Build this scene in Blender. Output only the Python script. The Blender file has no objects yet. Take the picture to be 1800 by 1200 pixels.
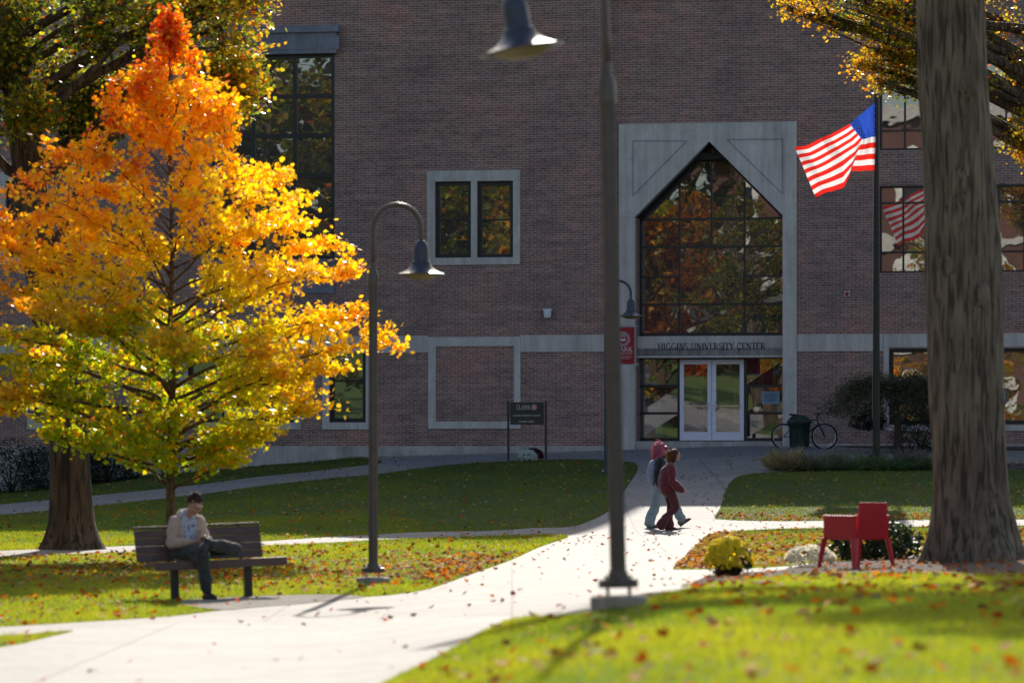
import bpy, bmesh, math, random
import numpy as np
from mathutils import Vector, Matrix, noise
from mathutils.geometry import delaunay_2d_cdt
from mathutils.bvhtree import BVHTree
rng = np.random.default_rng(7); random.seed(7)
C = bpy.context.scene.collection
R = math.radians
F = 6750.0; CAMZ = 1.6; HOR = 790.0

# ------------------------------------------------------------------ materials
def new_mat(name):
    m = bpy.data.materials.new(name); m.use_nodes = True
    nt = m.node_tree; nt.nodes.clear()
    out = nt.nodes.new('ShaderNodeOutputMaterial')
    return m, nt, out
def N(nt, typ, **kw):
    n = nt.nodes.new(typ)
    for k, v in kw.items():
        if k in n.inputs: n.inputs[k].default_value = v
        else: setattr(n, k, v)
    return n
def L(nt, a, b): nt.links.new(a, b)
def mixc(nt, fac, a, b, mode='MIX'):
    n = nt.nodes.new('ShaderNodeMix'); n.data_type = 'RGBA'; n.blend_type = mode
    for idx, v in ((0, fac), (6, a), (7, b)):
        if isinstance(v, bpy.types.NodeSocket): nt.links.new(v, n.inputs[idx])
        elif idx == 0: n.inputs[0].default_value = v
        else: n.inputs[idx].default_value = (*v, 1) if len(v) == 3 else v
    return n.outputs[2]
def ramp(nt, src, stops):
    r = nt.nodes.new('ShaderNodeValToRGB'); cr = r.color_ramp
    while len(cr.elements) < len(stops): cr.elements.new(0.5)
    for e, (p, c) in zip(cr.elements, stops):
        e.position = p; e.color = (*c, 1) if hasattr(c, '__len__') else (c, c, c, 1)
    L(nt, src, r.inputs[0]); return r.outputs[0]
def noisetex(nt, scale, detail=4, rough=.6, vec=None, space='Object'):
    tc = nt.nodes.new('ShaderNodeTexCoord')
    n = N(nt, 'ShaderNodeTexNoise', Scale=scale, Detail=detail, Roughness=rough)
    L(nt, vec if vec is not None else tc.outputs[space], n.inputs['Vector'])
    return n.outputs['Fac']
def pmat(name, col, rough=.6, metal=0, var=.25, vscale=6, bump=0.0, bscale=60, spec=.5, col2=None):
    m, nt, out = new_mat(name)
    p = N(nt, 'ShaderNodeBsdfPrincipled', Roughness=rough, Metallic=metal)
    p.inputs['Specular IOR Level'].default_value = spec
    f = noisetex(nt, vscale)
    dark = tuple(c * (1 - var) for c in col); lite = col2 or tuple(min(1, c * (1 + var)) for c in col)
    L(nt, ramp(nt, f, [(.3, dark), (.7, lite)]), p.inputs['Base Color'])
    if bump:
        b = N(nt, 'ShaderNodeBump', Strength=bump, Distance=.02)
        L(nt, noisetex(nt, bscale, 5), b.inputs['Height']); L(nt, b.outputs[0], p.inputs['Normal'])
    L(nt, p.outputs[0], out.inputs[0]); return m
def leafmat(name, rough=.4, trans=.55, attr='Col', gloss=.5, tgain=1.6):
    m, nt, out = new_mat(name)
    a = N(nt, 'ShaderNodeAttribute', attribute_name=attr)
    p = N(nt, 'ShaderNodeBsdfPrincipled', Roughness=rough); p.inputs['Specular IOR Level'].default_value = gloss
    L(nt, a.outputs['Color'], p.inputs['Base Color'])
    t = N(nt, 'ShaderNodeBsdfTranslucent')
    g = mixc(nt, 1.0, a.outputs['Color'], (tgain, tgain, tgain), 'MULTIPLY')
    L(nt, g, t.inputs['Color'])
    mx = N(nt, 'ShaderNodeMixShader', Fac=trans)
    L(nt, p.outputs[0], mx.inputs[1]); L(nt, t.outputs[0], mx.inputs[2]); L(nt, mx.outputs[0], out.inputs[0]); return m

def brick_mat(name, c1=(.125,.062,.06), c2=(.062,.042,.05), mortar=(.22,.175,.175)):
    m, nt, out = new_mat(name)
    tc = nt.nodes.new('ShaderNodeTexCoord')
    sep = nt.nodes.new('ShaderNodeSeparateXYZ'); L(nt, tc.outputs['Object'], sep.inputs[0])
    add = N(nt, 'ShaderNodeMath', operation='ADD'); L(nt, sep.outputs[0], add.inputs[0]); L(nt, sep.outputs[1], add.inputs[1])
    com = nt.nodes.new('ShaderNodeCombineXYZ'); L(nt, add.outputs[0], com.inputs[0]); L(nt, sep.outputs[2], com.inputs[1])
    b = nt.nodes.new('ShaderNodeTexBrick'); L(nt, com.outputs[0], b.inputs['Vector'])
    b.inputs['Scale'].default_value = 1.0; b.inputs['Brick Width'].default_value = .212; b.inputs['Row Height'].default_value = .068
    b.inputs['Mortar Size'].default_value = .0085; b.inputs['Mortar Smooth'].default_value = .15; b.inputs['Bias'].default_value = -.1
    b.inputs['Color1'].default_value = (*c1, 1); b.inputs['Color2'].default_value = (*c2, 1); b.inputs['Mortar'].default_value = (*mortar, 1)
    big = noisetex(nt, .55, 5, .65)
    b3 = nt.nodes.new('ShaderNodeTexWhiteNoise'); b3.noise_dimensions = '2D'
    sn = N(nt, 'ShaderNodeVectorMath', operation='SNAP'); L(nt, com.outputs[0], sn.inputs[0]); sn.inputs[1].default_value = (.106,.068,1); L(nt, sn.outputs[0], b3.inputs['Vector'])
    c = mixc(nt, 1.0, b.outputs['Color'], ramp(nt, big, [(.3, (.78,.74,.8)), (.5, (1,1,1)), (.7, (1.3,1.02,.98))]), 'MULTIPLY')
    c = mixc(nt, 1.0, c, ramp(nt, b3.outputs['Value'], [(0, (.8,.8,.84)), (.5, (1,1,1)), (1, (1.15,1.04,1.0))]), 'MULTIPLY')
    # horizontally stretched weathering
    mp = nt.nodes.new('ShaderNodeMapping'); mp.inputs['Scale'].default_value = (.8,.8,9); L(nt, tc.outputs['Object'], mp.inputs[0])
    w = noisetex(nt, 1.0, 4, .6, mp.outputs[0])
    c = mixc(nt, 1.0, c, ramp(nt, w, [(.35, .82), (.65, 1.15)]), 'MULTIPLY')
    mp2 = nt.nodes.new('ShaderNodeMapping'); mp2.inputs['Scale'].default_value = (3,3,.25); L(nt, tc.outputs['Object'], mp2.inputs[0])
    w2 = noisetex(nt, 1.0, 3, .6, mp2.outputs[0])
    c = mixc(nt, ramp(nt, w2, [(.62, 0.0), (.8, .25)]), c, (.2,.17,.18))
    p = N(nt, 'ShaderNodeBsdfPrincipled', Roughness=.85); L(nt, c, p.inputs['Base Color'])
    bp = N(nt, 'ShaderNodeBump', Strength=.6, Distance=.01, invert=True); L(nt, b.outputs['Fac'], bp.inputs['Height']); L(nt, bp.outputs[0], p.inputs['Normal'])
    L(nt, p.outputs[0], out.inputs[0]); return m

def stone_mat(name, col=(.19,.2,.235), dark=.8):
    m, nt, out = new_mat(name)
    p = N(nt, 'ShaderNodeBsdfPrincipled', Roughness=.85)
    f = noisetex(nt, 1.3, 6, .7); g = noisetex(nt, 35, 3, .6)
    tc = nt.nodes.new('ShaderNodeTexCoord')
    mp = nt.nodes.new('ShaderNodeMapping'); mp.inputs['Scale'].default_value = (5,5,.35); L(nt, tc.outputs['Object'], mp.inputs[0])
    st = noisetex(nt, 1.0, 5, .7, mp.outputs[0])
    c = ramp(nt, f, [(.3, tuple(x*dark for x in col)), (.7, tuple(x*1.08 for x in col))])
    c = mixc(nt, 1.0, c, ramp(nt, g, [(.3,.86),(.7,1.1)]), 'MULTIPLY')
    c = mixc(nt, 1.0, c, ramp(nt, st, [(.35,.8),(.6,1.06)]), 'MULTIPLY')
    L(nt, c, p.inputs['Base Color'])
    b = N(nt, 'ShaderNodeBump', Strength=.35, Distance=.01); L(nt, g, b.inputs['Height']); L(nt, b.outputs[0], p.inputs['Normal'])
    L(nt, p.outputs[0], out.inputs[0]); return m

def glass_mat(name, refl=.5, tint=(.25,.26,.27), wave=.25, wscale=1.4, rough=.0, veil=.12):
    m, nt, out = new_mat(name)
    tr = N(nt, 'ShaderNodeBsdfTransparent'); tr.inputs['Color'].default_value = (*tint, 1)
    gl = N(nt, 'ShaderNodeBsdfGlossy', Roughness=rough); gl.inputs['Color'].default_value = (.93,.95,1,1)
    tc = nt.nodes.new('ShaderNodeTexCoord')
    n1 = noisetex(nt, wscale, 2, .5)
    b = N(nt, 'ShaderNodeBump', Strength=wave, Distance=.05); L(nt, n1, b.inputs['Height']); L(nt, b.outputs[0], gl.inputs['Normal'])
    mx = N(nt, 'ShaderNodeMixShader', Fac=refl)
    L(nt, tr.outputs[0], mx.inputs[1]); L(nt, gl.outputs[0], mx.inputs[2])
    df = N(nt, 'ShaderNodeBsdfDiffuse'); df.inputs['Color'].default_value = (.42,.38,.36,1)      # haze veil put into the pane's colour to lift its blacks
    mx2 = N(nt, 'ShaderNodeMixShader', Fac=veil); L(nt, mx.outputs[0], mx2.inputs[1]); L(nt, df.outputs[0], mx2.inputs[2]); L(nt, mx2.outputs[0], out.inputs[0]); return m

M = {}
M["brick"] = brick_mat("brick", (.315,.17,.142), (.20,.128,.118), (.45,.37,.345))
M['stone'] = stone_mat('stone', (.62,.56,.545))
M['stone_band'] = stone_mat('stone_band', (.62,.55,.53))
M['plinth'] = stone_mat('plinth', (.52,.46,.45), .6)
M['lead'] = stone_mat('lead', (.26,.26,.33), .6)
M['frame'] = pmat('window_frame_paint', (.012,.013,.02), .35, .0, .2)
M['door_frame'] = pmat('door_aluminium', (.8,.77,.9), .45, 0, .06)
M['chrome'] = pmat('chrome', (.6,.6,.65), .2, 1, .1)
M['glass'] = glass_mat('window_glass', .27, (.10,.10,.11), .035, .9)
M['glass_clear'] = glass_mat('door_glass', .28, (.5,.5,.5), .008, 1.0, .0, .06)
M['bronze'] = pmat('dark_bronze_paint', (.03,.026,.025), .38, .3, .25, 9, .1)
M['interior'] = pmat('interior_dark', (.05,.045,.045), .9)
M['interior_light'] = pmat('interior_beige', (.5,.42,.32), .8)
M['letters'] = pmat('letter_metal', (.02,.02,.035), .5)
M['roof'] = pmat('roof_membrane', (.08,.08,.09), .9)

# ------------------------------------------------------------------ mesh builder
class MB:
    def __init__(s): s.v = []; s.f = []; s.mi = []; s.cur = 0
    def add(s, vs, fs):
        o = len(s.v); s.v += [tuple(v) for v in vs]; s.f += [tuple(i + o for i in f) for f in fs]; s.mi += [s.cur] * len(fs)
    def box(s, c, size, M4=None, bev=0):
        x, y, z = (d / 2 for d in size)
        if bev:
            bm = bmesh.new(); bmesh.ops.create_cube(bm, size=1)
            for v in bm.verts: v.co = Vector((v.co.x*size[0], v.co.y*size[1], v.co.z*size[2]))
            bmesh.ops.bevel(bm, geom=bm.edges[:], offset=bev, segments=2, affect='EDGES', profile=.5)
            vs = [v.co.copy() for v in bm.verts]; fs = [[v.index for v in f.verts] for f in bm.faces]; bm.free()
        else:
            vs = [Vector((a*x, b*y, d*z)) for a in (-1, 1) for b in (-1, 1) for d in (-1, 1)]
            fs = [(0,1,3,2), (4,6,7,5), (0,4,5,1), (2,3,7,6), (0,2,6,4), (1,5,7,3)]
        if M4 is not None: vs = [M4 @ v for v in vs]
        c = Vector(c); s.add([v + c for v in vs], fs)
    def bx(s, x0, x1, y0, y1, z0, z1): s.box(((x0+x1)/2, (y0+y1)/2, (z0+z1)/2), (x1-x0, y1-y0, z1-z0))
    def beam(s, p, q, w, h, up=(0,0,1)):
        p, q = Vector(p), Vector(q); d = (q - p); l = d.length; d.normalize()
        u = Vector(up); sd = d.cross(u)
        if sd.length < 1e-4: sd = d.cross(Vector((1,0,0)))
        sd.normalize(); u = sd.cross(d)
        mm = Matrix((sd, d, u)).transposed().to_4x4()
        s.box((p+q)/2, (w, l, h), mm)
    def tube(s, pts, rad, seg=10, caps=True, flat=None, side=None):
        pts = [Vector(p) for p in pts]; n = len(pts)
        rad = [rad]*n if not hasattr(rad, '__len__') else list(rad)
        vs = []; pu = None
        for i, p in enumerate(pts):
            d = (pts[min(i+1, n-1)] - pts[max(i-1, 0)])
            d = d.normalized() if d.length > 1e-9 else Vector((0,0,1))
            if side is not None: u = Vector(side)
            elif pu is None: u = Vector((1,0,0)) if abs(d.x) < .9 else Vector((0,1,0))
            else: u = pu
            u = (u - d * u.dot(d)).normalized(); pu = u; w = d.cross(u)
            r = rad[i]; ra, rb = (r if hasattr(r, '__len__') else (r, r if flat is None else r*flat))
            for k in range(seg):
                a = 2*math.pi*k/seg; vs.append(p + u*ra*math.cos(a) + w*rb*math.sin(a))
        fs = [(i*seg+k, i*seg+(k+1) % seg, (i+1)*seg+(k+1) % seg, (i+1)*seg+k) for i in range(n-1) for k in range(seg)]
        if caps: fs += [tuple(reversed(range(seg))), tuple(range((n-1)*seg, n*seg))]
        s.add(vs, fs)
    def lathe(s, prof, c=(0,0,0), seg=24, axis=None):
        c = Vector(c); vs = []; n = len(prof)
        for r, z in prof:
            for k in range(seg):
                a = 2*math.pi*k/seg; v = Vector((r*math.cos(a), r*math.sin(a), z))
                if axis is not None: v = axis @ v
                vs.append(c + v)
        fs = [(i*seg+k, i*seg+(k+1) % seg, (i+1)*seg+(k+1) % seg, (i+1)*seg+k) for i in range(n-1) for k in range(seg)]
        s.add(vs, fs)
    def ball(s, c, r, M4=None, seg=12, rings=8):
        c = Vector(c); rr = (r, r, r) if not hasattr(r, '__len__') else r
        vs = []; 
        for i in range(rings+1):
            t = math.pi*i/rings
            for k in range(seg):
                a = 2*math.pi*k/seg
                v = Vector((rr[0]*math.sin(t)*math.cos(a), rr[1]*math.sin(t)*math.sin(a), rr[2]*math.cos(t)))
                if i in (0, rings): v += Vector((1e-5*math.cos(a), 1e-5*math.sin(a), 0))
                if M4 is not None: v = M4 @ v
                vs.append(c + v)
        fs = [(i*seg+k, (i+1)*seg+k, (i+1)*seg+(k+1) % seg, i*seg+(k+1) % seg) for i in range(rings) for k in range(seg)]
        fs += [tuple(range(seg)), tuple(reversed(range(rings*seg, (rings+1)*seg)))]
        s.add(vs, fs)
    def prism(s, poly, y0, y1):       # poly in x,z ; extruded along y
        n = len(poly)
        s.add([(x, y0, z) for x, z in poly] + [(x, y1, z) for x, z in poly],
              [tuple(range(n)), tuple(reversed(range(n, 2*n)))] + [(i, i+n, (i+1) % n + n, (i+1) % n) for i in range(n)])
    def build(s, name, mats, parent=None, smooth=False, loc=None, attr=None):
        me = bpy.data.meshes.new(name); me.from_pydata(s.v, [], s.f)
        mats = mats if isinstance(mats, (list, tuple)) else [mats]
        for m in mats: me.materials.append(m)
        if len(mats) > 1: me.polygons.foreach_set('material_index', s.mi)
        if smooth: me.polygons.foreach_set('use_smooth', [True]*len(me.polygons))
        me.update()
        o = bpy.data.objects.new(name, me); C.objects.link(o)
        if parent is not None: o.parent = parent
        if loc is not None: o.location = loc
        if smooth == 'auto':
            me.shade_smooth() if hasattr(me, 'shade_smooth') else None
            me.set_sharp_from_angle(angle=R(35))
        return o
def empty(name, loc=(0,0,0), rotz=0, label=None, cat=None, group=None):
    o = bpy.data.objects.new(name, None); C.objects.link(o); o.location = loc; o.rotation_euler = (0,0,rotz)
    o.empty_display_size = .1
    if label: tag(o, label, cat, group)
    return o
def tag(o, label=None, cat=None, group=None, kind=None):
    if label: o['label'] = label
    if cat: o['category'] = cat
    if group: o['group'] = group
    if kind: o['kind'] = kind
    return o
def np_mesh(name, verts, faces_n, loops, mat, parent=None, col=None, smooth=False):
    """verts (n,3), faces_n = verts per face (int) , loops flat index array"""
    me = bpy.data.meshes.new(name); nv = len(verts); nf = len(loops)//faces_n
    me.vertices.add(nv); me.vertices.foreach_set('co', np.ascontiguousarray(verts, dtype=np.float32).ravel())
    me.loops.add(len(loops)); me.loops.foreach_set('vertex_index', np.ascontiguousarray(loops, dtype=np.int32))
    me.polygons.add(nf); me.polygons.foreach_set('loop_start', np.arange(0, nf*faces_n, faces_n, dtype=np.int32))
    if col is not None:
        a = me.color_attributes.new('Col', 'FLOAT_COLOR', 'POINT')
        a.data.foreach_set('color', np.ascontiguousarray(np.c_[col, np.ones(nv)], dtype=np.float32).ravel())
    me.materials.append(mat); me.update(calc_edges=True); me.validate()
    if smooth: me.polygons.foreach_set('use_smooth', np.ones(nf, dtype=bool))
    o = bpy.data.objects.new(name, me); C.objects.link(o)
    if parent is not None: o.parent = parent
    return o

# ------------------------------------------------------------------ building frame
YAW = R(10.7); OX, OY = 350/F*105.5, 105.5
DX, DY = math.cos(YAW), -math.sin(YAW)        # facade direction (along +t)
NX, NY = math.sin(YAW), math.cos(YAW)         # into the building
def T(px, n=0.0):
    a = (px-900)/F
    ox, oy = OX + n*NX, OY + n*NY
    return (a*oy - ox)/(DX - a*DY)
def Yt(t, n=0.0): return OY + n*NY + t*DY
def Z(px, py, n=0.0): return CAMZ + (HOR-py)/F*Yt(T(px, n), n)
def W(t, n, z): return Vector((OX + t*DX + n*NX, OY + t*DY + n*NY, z))
# ------------------------------------------------------------------ terrain
PX = [-1500,-400,0,300,500,650,900,1100,1300,1550,1800,2400,3500]
near_rows = {
 5:   [.2,.2,.2,.25,.3,.35,.5,.6,.65,.7,.7,.7,.7],
 12:  [.1,.12,.15,.2,.25,.32,.45,.58,.62,.65,.66,.66,.66],
 17:  [.05,.08,.1,.12,.18,.26,.43,.56,.6,.62,.63,.63,.63],
 22:  [.02,.04,.05,.06,.1,.16,.35,.53,.56,.58,.58,.58,.58],
 26.3:[0,0,.02,.02,.03,.08,.28,.5,.53,.54,.54,.54,.54],
 30:  [0,0,0,-.02,-.02,.02,.2,.44,.46,.48,.5,.5,.5],
 34:  [0,0,-.02,-.05,-.06,-.02,.12,.32,.38,.4,.43,.44,.44],
 38:  [0,0,-.04,-.08,-.08,-.05,.05,.2,.28,.32,.36,.38,.38],
 42:  [0,0,-.06,-.1,-.08,-.04,.0,.1,.19,.24,.3,.32,.32],
 46.5:[0,0,-.05,-.08,-.05,-.02,-.01,.04,.1,.17,.25,.28,.28],
 54:  [0,0,-.03,-.04,-.02,-.01,-.01,.0,.03,.08,.16,.2,.2],
 62:  [0,0,.0,-.01,0,0,0,0,0,.03,.08,.1,.1]}
bpx = [.1,.25,.42,.93,1.2,1.42,1.53,1.62,1.72,1.69,1.66,1.6,1.6]
y0s = [58,59,60,64,67,69,73,75,75,74,73.5,73,73]
yf  = [111,109.5,108.8,108.2,107.6,107.2,106.4,105.9,105.3,104.6,104,103,103]
Ys = sorted(near_rows); TAB = [near_rows[y] for y in Ys]
for y in (66,70,73,76,80,84,88,92,96,100,104,108,114,130,300,3000):
    row = []
    for b, a, c in zip(bpx, y0s, yf):
        f = min(1, max(0, (y-a)/(c-a))); row.append(b*f**.88)
    Ys.append(y); TAB.append(row)
TAB = np.array(TAB)
def _cr(p0, p1, p2, p3, t):
    return p1 + .5*t*(p2-p0 + t*(2*p0-5*p1+4*p2-p3 + t*(3*(p1-p2)+p3-p0)))
def _ss(t): t = min(1, max(0, t)); return t*t*(3-2*t)
def h(x, y):
    if x < -14: return h0(x, y) + 6.8*_ss((-x-14)/28)*_ss((78-y)/50)
    return h0(x, y)
def h0(x, y):
    u = 900 + F*x/max(y, 12.0); u = min(3499, max(-1499, u)); y = min(2999, max(5.01, y))
    j = max(k for k in range(len(PX)-1) if PX[k] <= u); tu = (u-PX[j])/(PX[j+1]-PX[j])
    i = max(k for k in range(len(Ys)-1) if Ys[k] <= y); ty = (y-Ys[i])/(Ys[i+1]-Ys[i])
    ci = lambda k, n: min(n-1, max(0, k))
    tu = tu*tu*(3-2*tu)*.35 + tu*.65
    cols = [TAB[ci(i+k, len(Ys)), j]*(1-tu) + TAB[ci(i+k, len(Ys)), j+1]*tu for k in (-1,0,1,2)]
    return _cr(*cols, ty)
def G(px, py):
    a = (px-900)/F; b = (HOR-py)/F; y = 9.0; pd = None
    while y < 140:
        d = CAMZ + b*y - h(a*y, y)
        if d <= 0:
            lo, hi = y-.25, y
            for _ in range(14):
                m = (lo+hi)/2
                if CAMZ + b*m - h(a*m, m) <= 0: hi = m
                else: lo = m
            y = hi; return Vector((a*y, y, h(a*y, y)))
        y += .25
    y = 104; return Vector((a*y, y, h(a*y, y)))
def at(px, Y):                       # point on the ground along the column px at distance Y
    x = (px-900)/F*Y; return Vector((x, Y, h(x, Y)))
# ------------------------------------------------------------------ serif lettering made of strokes
def _arc(cx, cy, rx, ry, a0, a1, k=8): return [(cx+rx*math.cos(R(a0+(a1-a0)*i/k)), cy+ry*math.sin(R(a0+(a1-a0)*i/k))) for i in range(k+1)]
TH, TN = .15, .065
GL = {  # letter: (advance, strokes [(points, width)], serif positions)
 'H': (.86, [([(.14,0),(.14,1)],TH), ([(.68,0),(.68,1)],TH), ([(.14,.5),(.68,.5)],TN)], [(.14,0),(.14,1),(.68,0),(.68,1)]),
 'I': (.4, [([(.18,0),(.18,1)],TH)], [(.18,0),(.18,1)]),
 'G': (.86, [(_arc(.43,.5,.34,.48,50,330,14),.1), ([(.72,.05),(.72,.42)],TH*.9)], [(.68,.42)]),
 'N': (.88, [([(.15,0),(.15,1)],TN), ([(.15,.95),(.7,.03)],TH), ([(.7,0),(.7,1)],TN)], [(.15,0),(.13,1),(.7,1)]),
 'S': (.62, [(_arc(.3,.74,.2,.23,30,270,8)+_arc(.3,.26,.22,.24,90,-150,8),.1)], []),
 'U': (.86, [([(.16,1),(.16,.3)]+_arc(.42,.3,.26,.28,180,360,8)+[(.68,1)],.11)], [(.16,1),(.68,1)]),
 'V': (.8, [([(.1,1),(.4,0)],TH), ([(.4,0),(.7,1)],TN)], [(.1,1),(.7,1)]),
 'E': (.68, [([(.16,0),(.16,1)],TH), ([(.16,.97),(.56,.97)],TN), ([(.16,.51),(.46,.51)],TN), ([(.16,.03),(.58,.03)],TN), ([(.56,.97),(.56,.82)],TN), ([(.58,.03),(.6,.2)],TN)], [(.16,0),(.16,1)]),
 'R': (.76, [([(.16,0),(.16,1)],TH), ([(.16,.97),(.36,.97)]+_arc(.36,.73,.2,.24,90,-90,8)+[(.16,.49)],.085), ([(.36,.49),(.68,.02)],.12)], [(.16,0),(.16,1)]),
 'T': (.72, [([(.35,0),(.35,1)],TH), ([(.04,.97),(.66,.97)],TN), ([(.04,.97),(.04,.82)],TN), ([(.66,.97),(.66,.82)],TN)], [(.35,0)]),
 'Y': (.76, [([(.08,1),(.37,.48)],TH), ([(.37,.48),(.67,1)],TN), ([(.37,0),(.37,.5)],TH)], [(.08,1),(.67,1),(.37,0)]),
 'C': (.8, [(_arc(.43,.5,.34,.48,48,312,14),.1), ([(.66,.98),(.66,.72)],TN)], []),
 'A': (.8, [([(.1,0),(.38,1)],TN), ([(.38,1),(.68,0)],TH), ([(.2,.36),(.56,.36)],TN)], [(.1,0),(.68,0)]),
 'L': (.66, [([(.16,0),(.16,1)],TH), ([(.16,.03),(.56,.03)],TN), ([(.56,.03),(.58,.22)],TN)], [(.16,0),(.16,1)]),
 'K': (.8, [([(.16,0),(.16,1)],TH), ([(.2,.45),(.6,1)],TN), ([(.3,.55),(.68,0)],TH)], [(.16,0),(.16,1),(.6,1),(.68,0)]),
 'M': (1.0, [([(.14,0),(.14,1)],TN), ([(.14,1),(.46,.1)],TH), ([(.46,.1),(.8,1)],TN), ([(.8,0),(.8,1)],TH)], [(.14,0),(.8,0),(.14,1),(.8,1)]),
 'O': (.88, [(_arc(.43,.5,.34,.47,0,360,18),.11)], []),
 'D': (.84, [([(.16,0),(.16,1)],TH), ([(.16,.97),(.34,.97)]+_arc(.34,.5,.36,.47,90,-90,10)+[(.16,.03)],.09)], []),
 'W': (1.1, [([(.08,1),(.32,0)],TH), ([(.32,0),(.54,.9)],TN), ([(.54,.9),(.76,0)],TH), ([(.76,0),(1.0,1)],TN)], [(.08,1),(1.0,1)]),
 'F': (.62, [([(.16,0),(.16,1)],TH), ([(.16,.97),(.56,.97)],TN), ([(.16,.51),(.46,.51)],TN)], []),
 'e': (.62, [([(.1,.36),(.5,.36)],.1), (_arc(.3,.33,.22,.3,10,310,12),.14)], []),
 'd': (.62, [([(.48,0),(.48,1)],.15), (_arc(.28,.3,.2,.28,0,360,12),.13)], []),
 'x': (.6, [([(.06,.64),(.52,0)],.15), ([(.06,0),(.52,.64)],.15)], []),
 '9': (.62, [(_arc(.3,.7,.2,.25,0,360,12),.1), ([(.5,.7),(.45,.25),(.25,.02)],.1)], []),
 '5': (.62, [([(.5,.97),(.18,.97),(.14,.58)],.08), (_arc(.28,.32,.22,.28,110,-150,10),.1)], []),
 '0': (.62, [(_arc(.3,.5,.2,.46,0,360,14),.1)], []),
 '.': (.3, [([(.12,0),(.12,.12)],.14)], []), ' ': (.42, [], []),
}
def text(mb, s, H, org, xd, zd, nd, serif=True, align='c', wscale=1.0, bold=1.0):
    """flat letters; org = centre (or left) of the baseline; each stroke 0.2 mm proud of the one before"""
    org, xd, zd, nd = Vector(org), Vector(xd), Vector(zd), Vector(nd)
    tot = sum(GL[c][0] for c in s)*H*wscale; x = -tot/2 if align == 'c' else 0
    e = 0
    for c in s:
        adv, st, sr = GL[c]
        allst = list(st) + ([([(a-.13, b+(.02 if b < .5 else -.02)), (a+.13, b+(.02 if b < .5 else -.02))], .045) for a, b in sr] if serif else [])
        for pts, w in allst:
            w *= bold
            vs = []
            for i, p in enumerate(pts):
                a = Vector(pts[max(0, i-1)]); b = Vector(pts[min(len(pts)-1, i+1)]); d = (b-a).normalized(); n = Vector((-d.y, d.x))
                for sg in (1, -1):
                    q = Vector(p) + n*sg*w/2
                    vs.append(org + xd*(x + q.x*H*wscale) + zd*(q.y*H) + nd*(.0003*(e % 40)))
            mb.add(vs, [(2*i, 2*i+1, 2*i+3, 2*i+2) for i in range(len(pts)-1)]); e += 1
        x += adv*H*wscale

# ------------------------------------------------------------------ ground sheet and paths
def smooth_closed(P, k=4):
    out = []; n = len(P)
    for i in range(n):
        p0, p1, p2, p3 = P[i-1], P[i], P[(i+1) % n], P[(i+2) % n]
        d = math.dist(p1, p2)
        if d > 12 or d < .15: out.append(p1); continue
        for j in range(k):
            t = j/k
            out.append(tuple(_cr(p0[a], p1[a], p2[a], p3[a], t) if math.dist(p0,p1) < 12 and math.dist(p2,p3) < 12 else p1[a]+(p2[a]-p1[a])*t for a in (0,1)))
    return out
def poly(items, sm=True):
    P = []
    for it in items:
        if it[0] == 'w': P.append((it[1], it[2]))
        elif it[0] == 't': v = W(it[1], it[2], 0); P.append((v.x, v.y))
        else: g = G(*it); P.append((g.x, g.y))
    return smooth_closed(P) if sm else P
Z_ = {}
Z_['lawn_far'] = poly([(-500,938),(-200,912),(0,887),(250,863),(450,839),(600,823),(655,817),(672,812),(650,806),('t',T(640,-.3),-.4),('t',T(600),4),('t',T(-500),4)], True)
Z_['lawn_mid'] = poly([(-500,958),(-200,930),(0,906),(250,881),(500,850),(650,835),(750,822),(850,813),(960,809),(1040,808),(1095,811),(1118,816),(1121,826),(1112,842),(1100,860),(1085,885),(1064,903),(1040,915),(1000,927),(900,931.5),(650,941),(400,954),(150,963.5),(0,969),(-500,992)])
Z_['lawn_left'] = poly([(-500,1004),(0,980),(160,974),(400,963),(650,951),(900,943),(970,941.5),(998,943),(992,948),(950,962),(900,985),(830,1010),(760,1035),(700,1046),(640,1051),(560,1056),(450,1068),(400,1073),(300,1085),(150,1095),(0,1104),(-500,1136)])
Z_['lawn_sliver'] = poly([(-500,1145),(0,1119),(80,1113),(128,1111),(60,1128),(0,1140),(-500,1225)])
Z_['lawn_near'] = poly([(590,1262),(680,1200),(790,1145),(870,1102),(920,1087),(1050,1077),(1140,1053),(1190,1041),(1240,1029),(1300,1020),(1400,1012),(1500,1010),(1640,1010),(1800,1012),(2300,1012),('w',30,40),('w',30,5.5),('w',-3.5,5.5),('w',-1.6,11)])
Z_['mulch'] = poly([(1213,1029),(1250,1013),(1310,1008),(1380,1003),(1420,993),(1470,990),(1560,985),(1640,975),(1800,972),(2300,970),(2300,1012),(1800,1012),(1640,1010),(1500,1010),(1400,1012),(1300,1020),(1240,1029)])
Z_['lawn_right'] = poly([(1184,1000),(1200,985),(1222,962),(1240,947),(1262,938),(1350,931),(1500,928),(1650,926),(1900,924),(2400,921),(2400,968),(1800,970),(1640,973),(1560,983),(1470,988),(1420,991),(1390,996),(1300,1001),(1240,1002),(1190,1002.5)])
Z_['lawn_side'] = poly([(1256,910),(1266,893),(1275,866),(1286,846),(1310,835),(1380,829),(1450,827),(1900,827),(2400,827),(2400,914),(1900,914),(1500,915.5),(1350,916.5),(1270,914)])
Z_['flower_bed'] = poly([(1362,829),(1368,822),(1440,819),(1540,817),(1650,816),(1900,815),(2400,815),(2400,826),(1900,826),(1450,826),(1380,828)], False)
Z_['wall_bed'] = poly([('t',T(1470),.4),('t',T(1470),-.5),('t',T(1520),-1.5),('t',T(1640),-2.0),('t',T(2600),-2.2),('t',T(2600),.4)], False)
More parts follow.
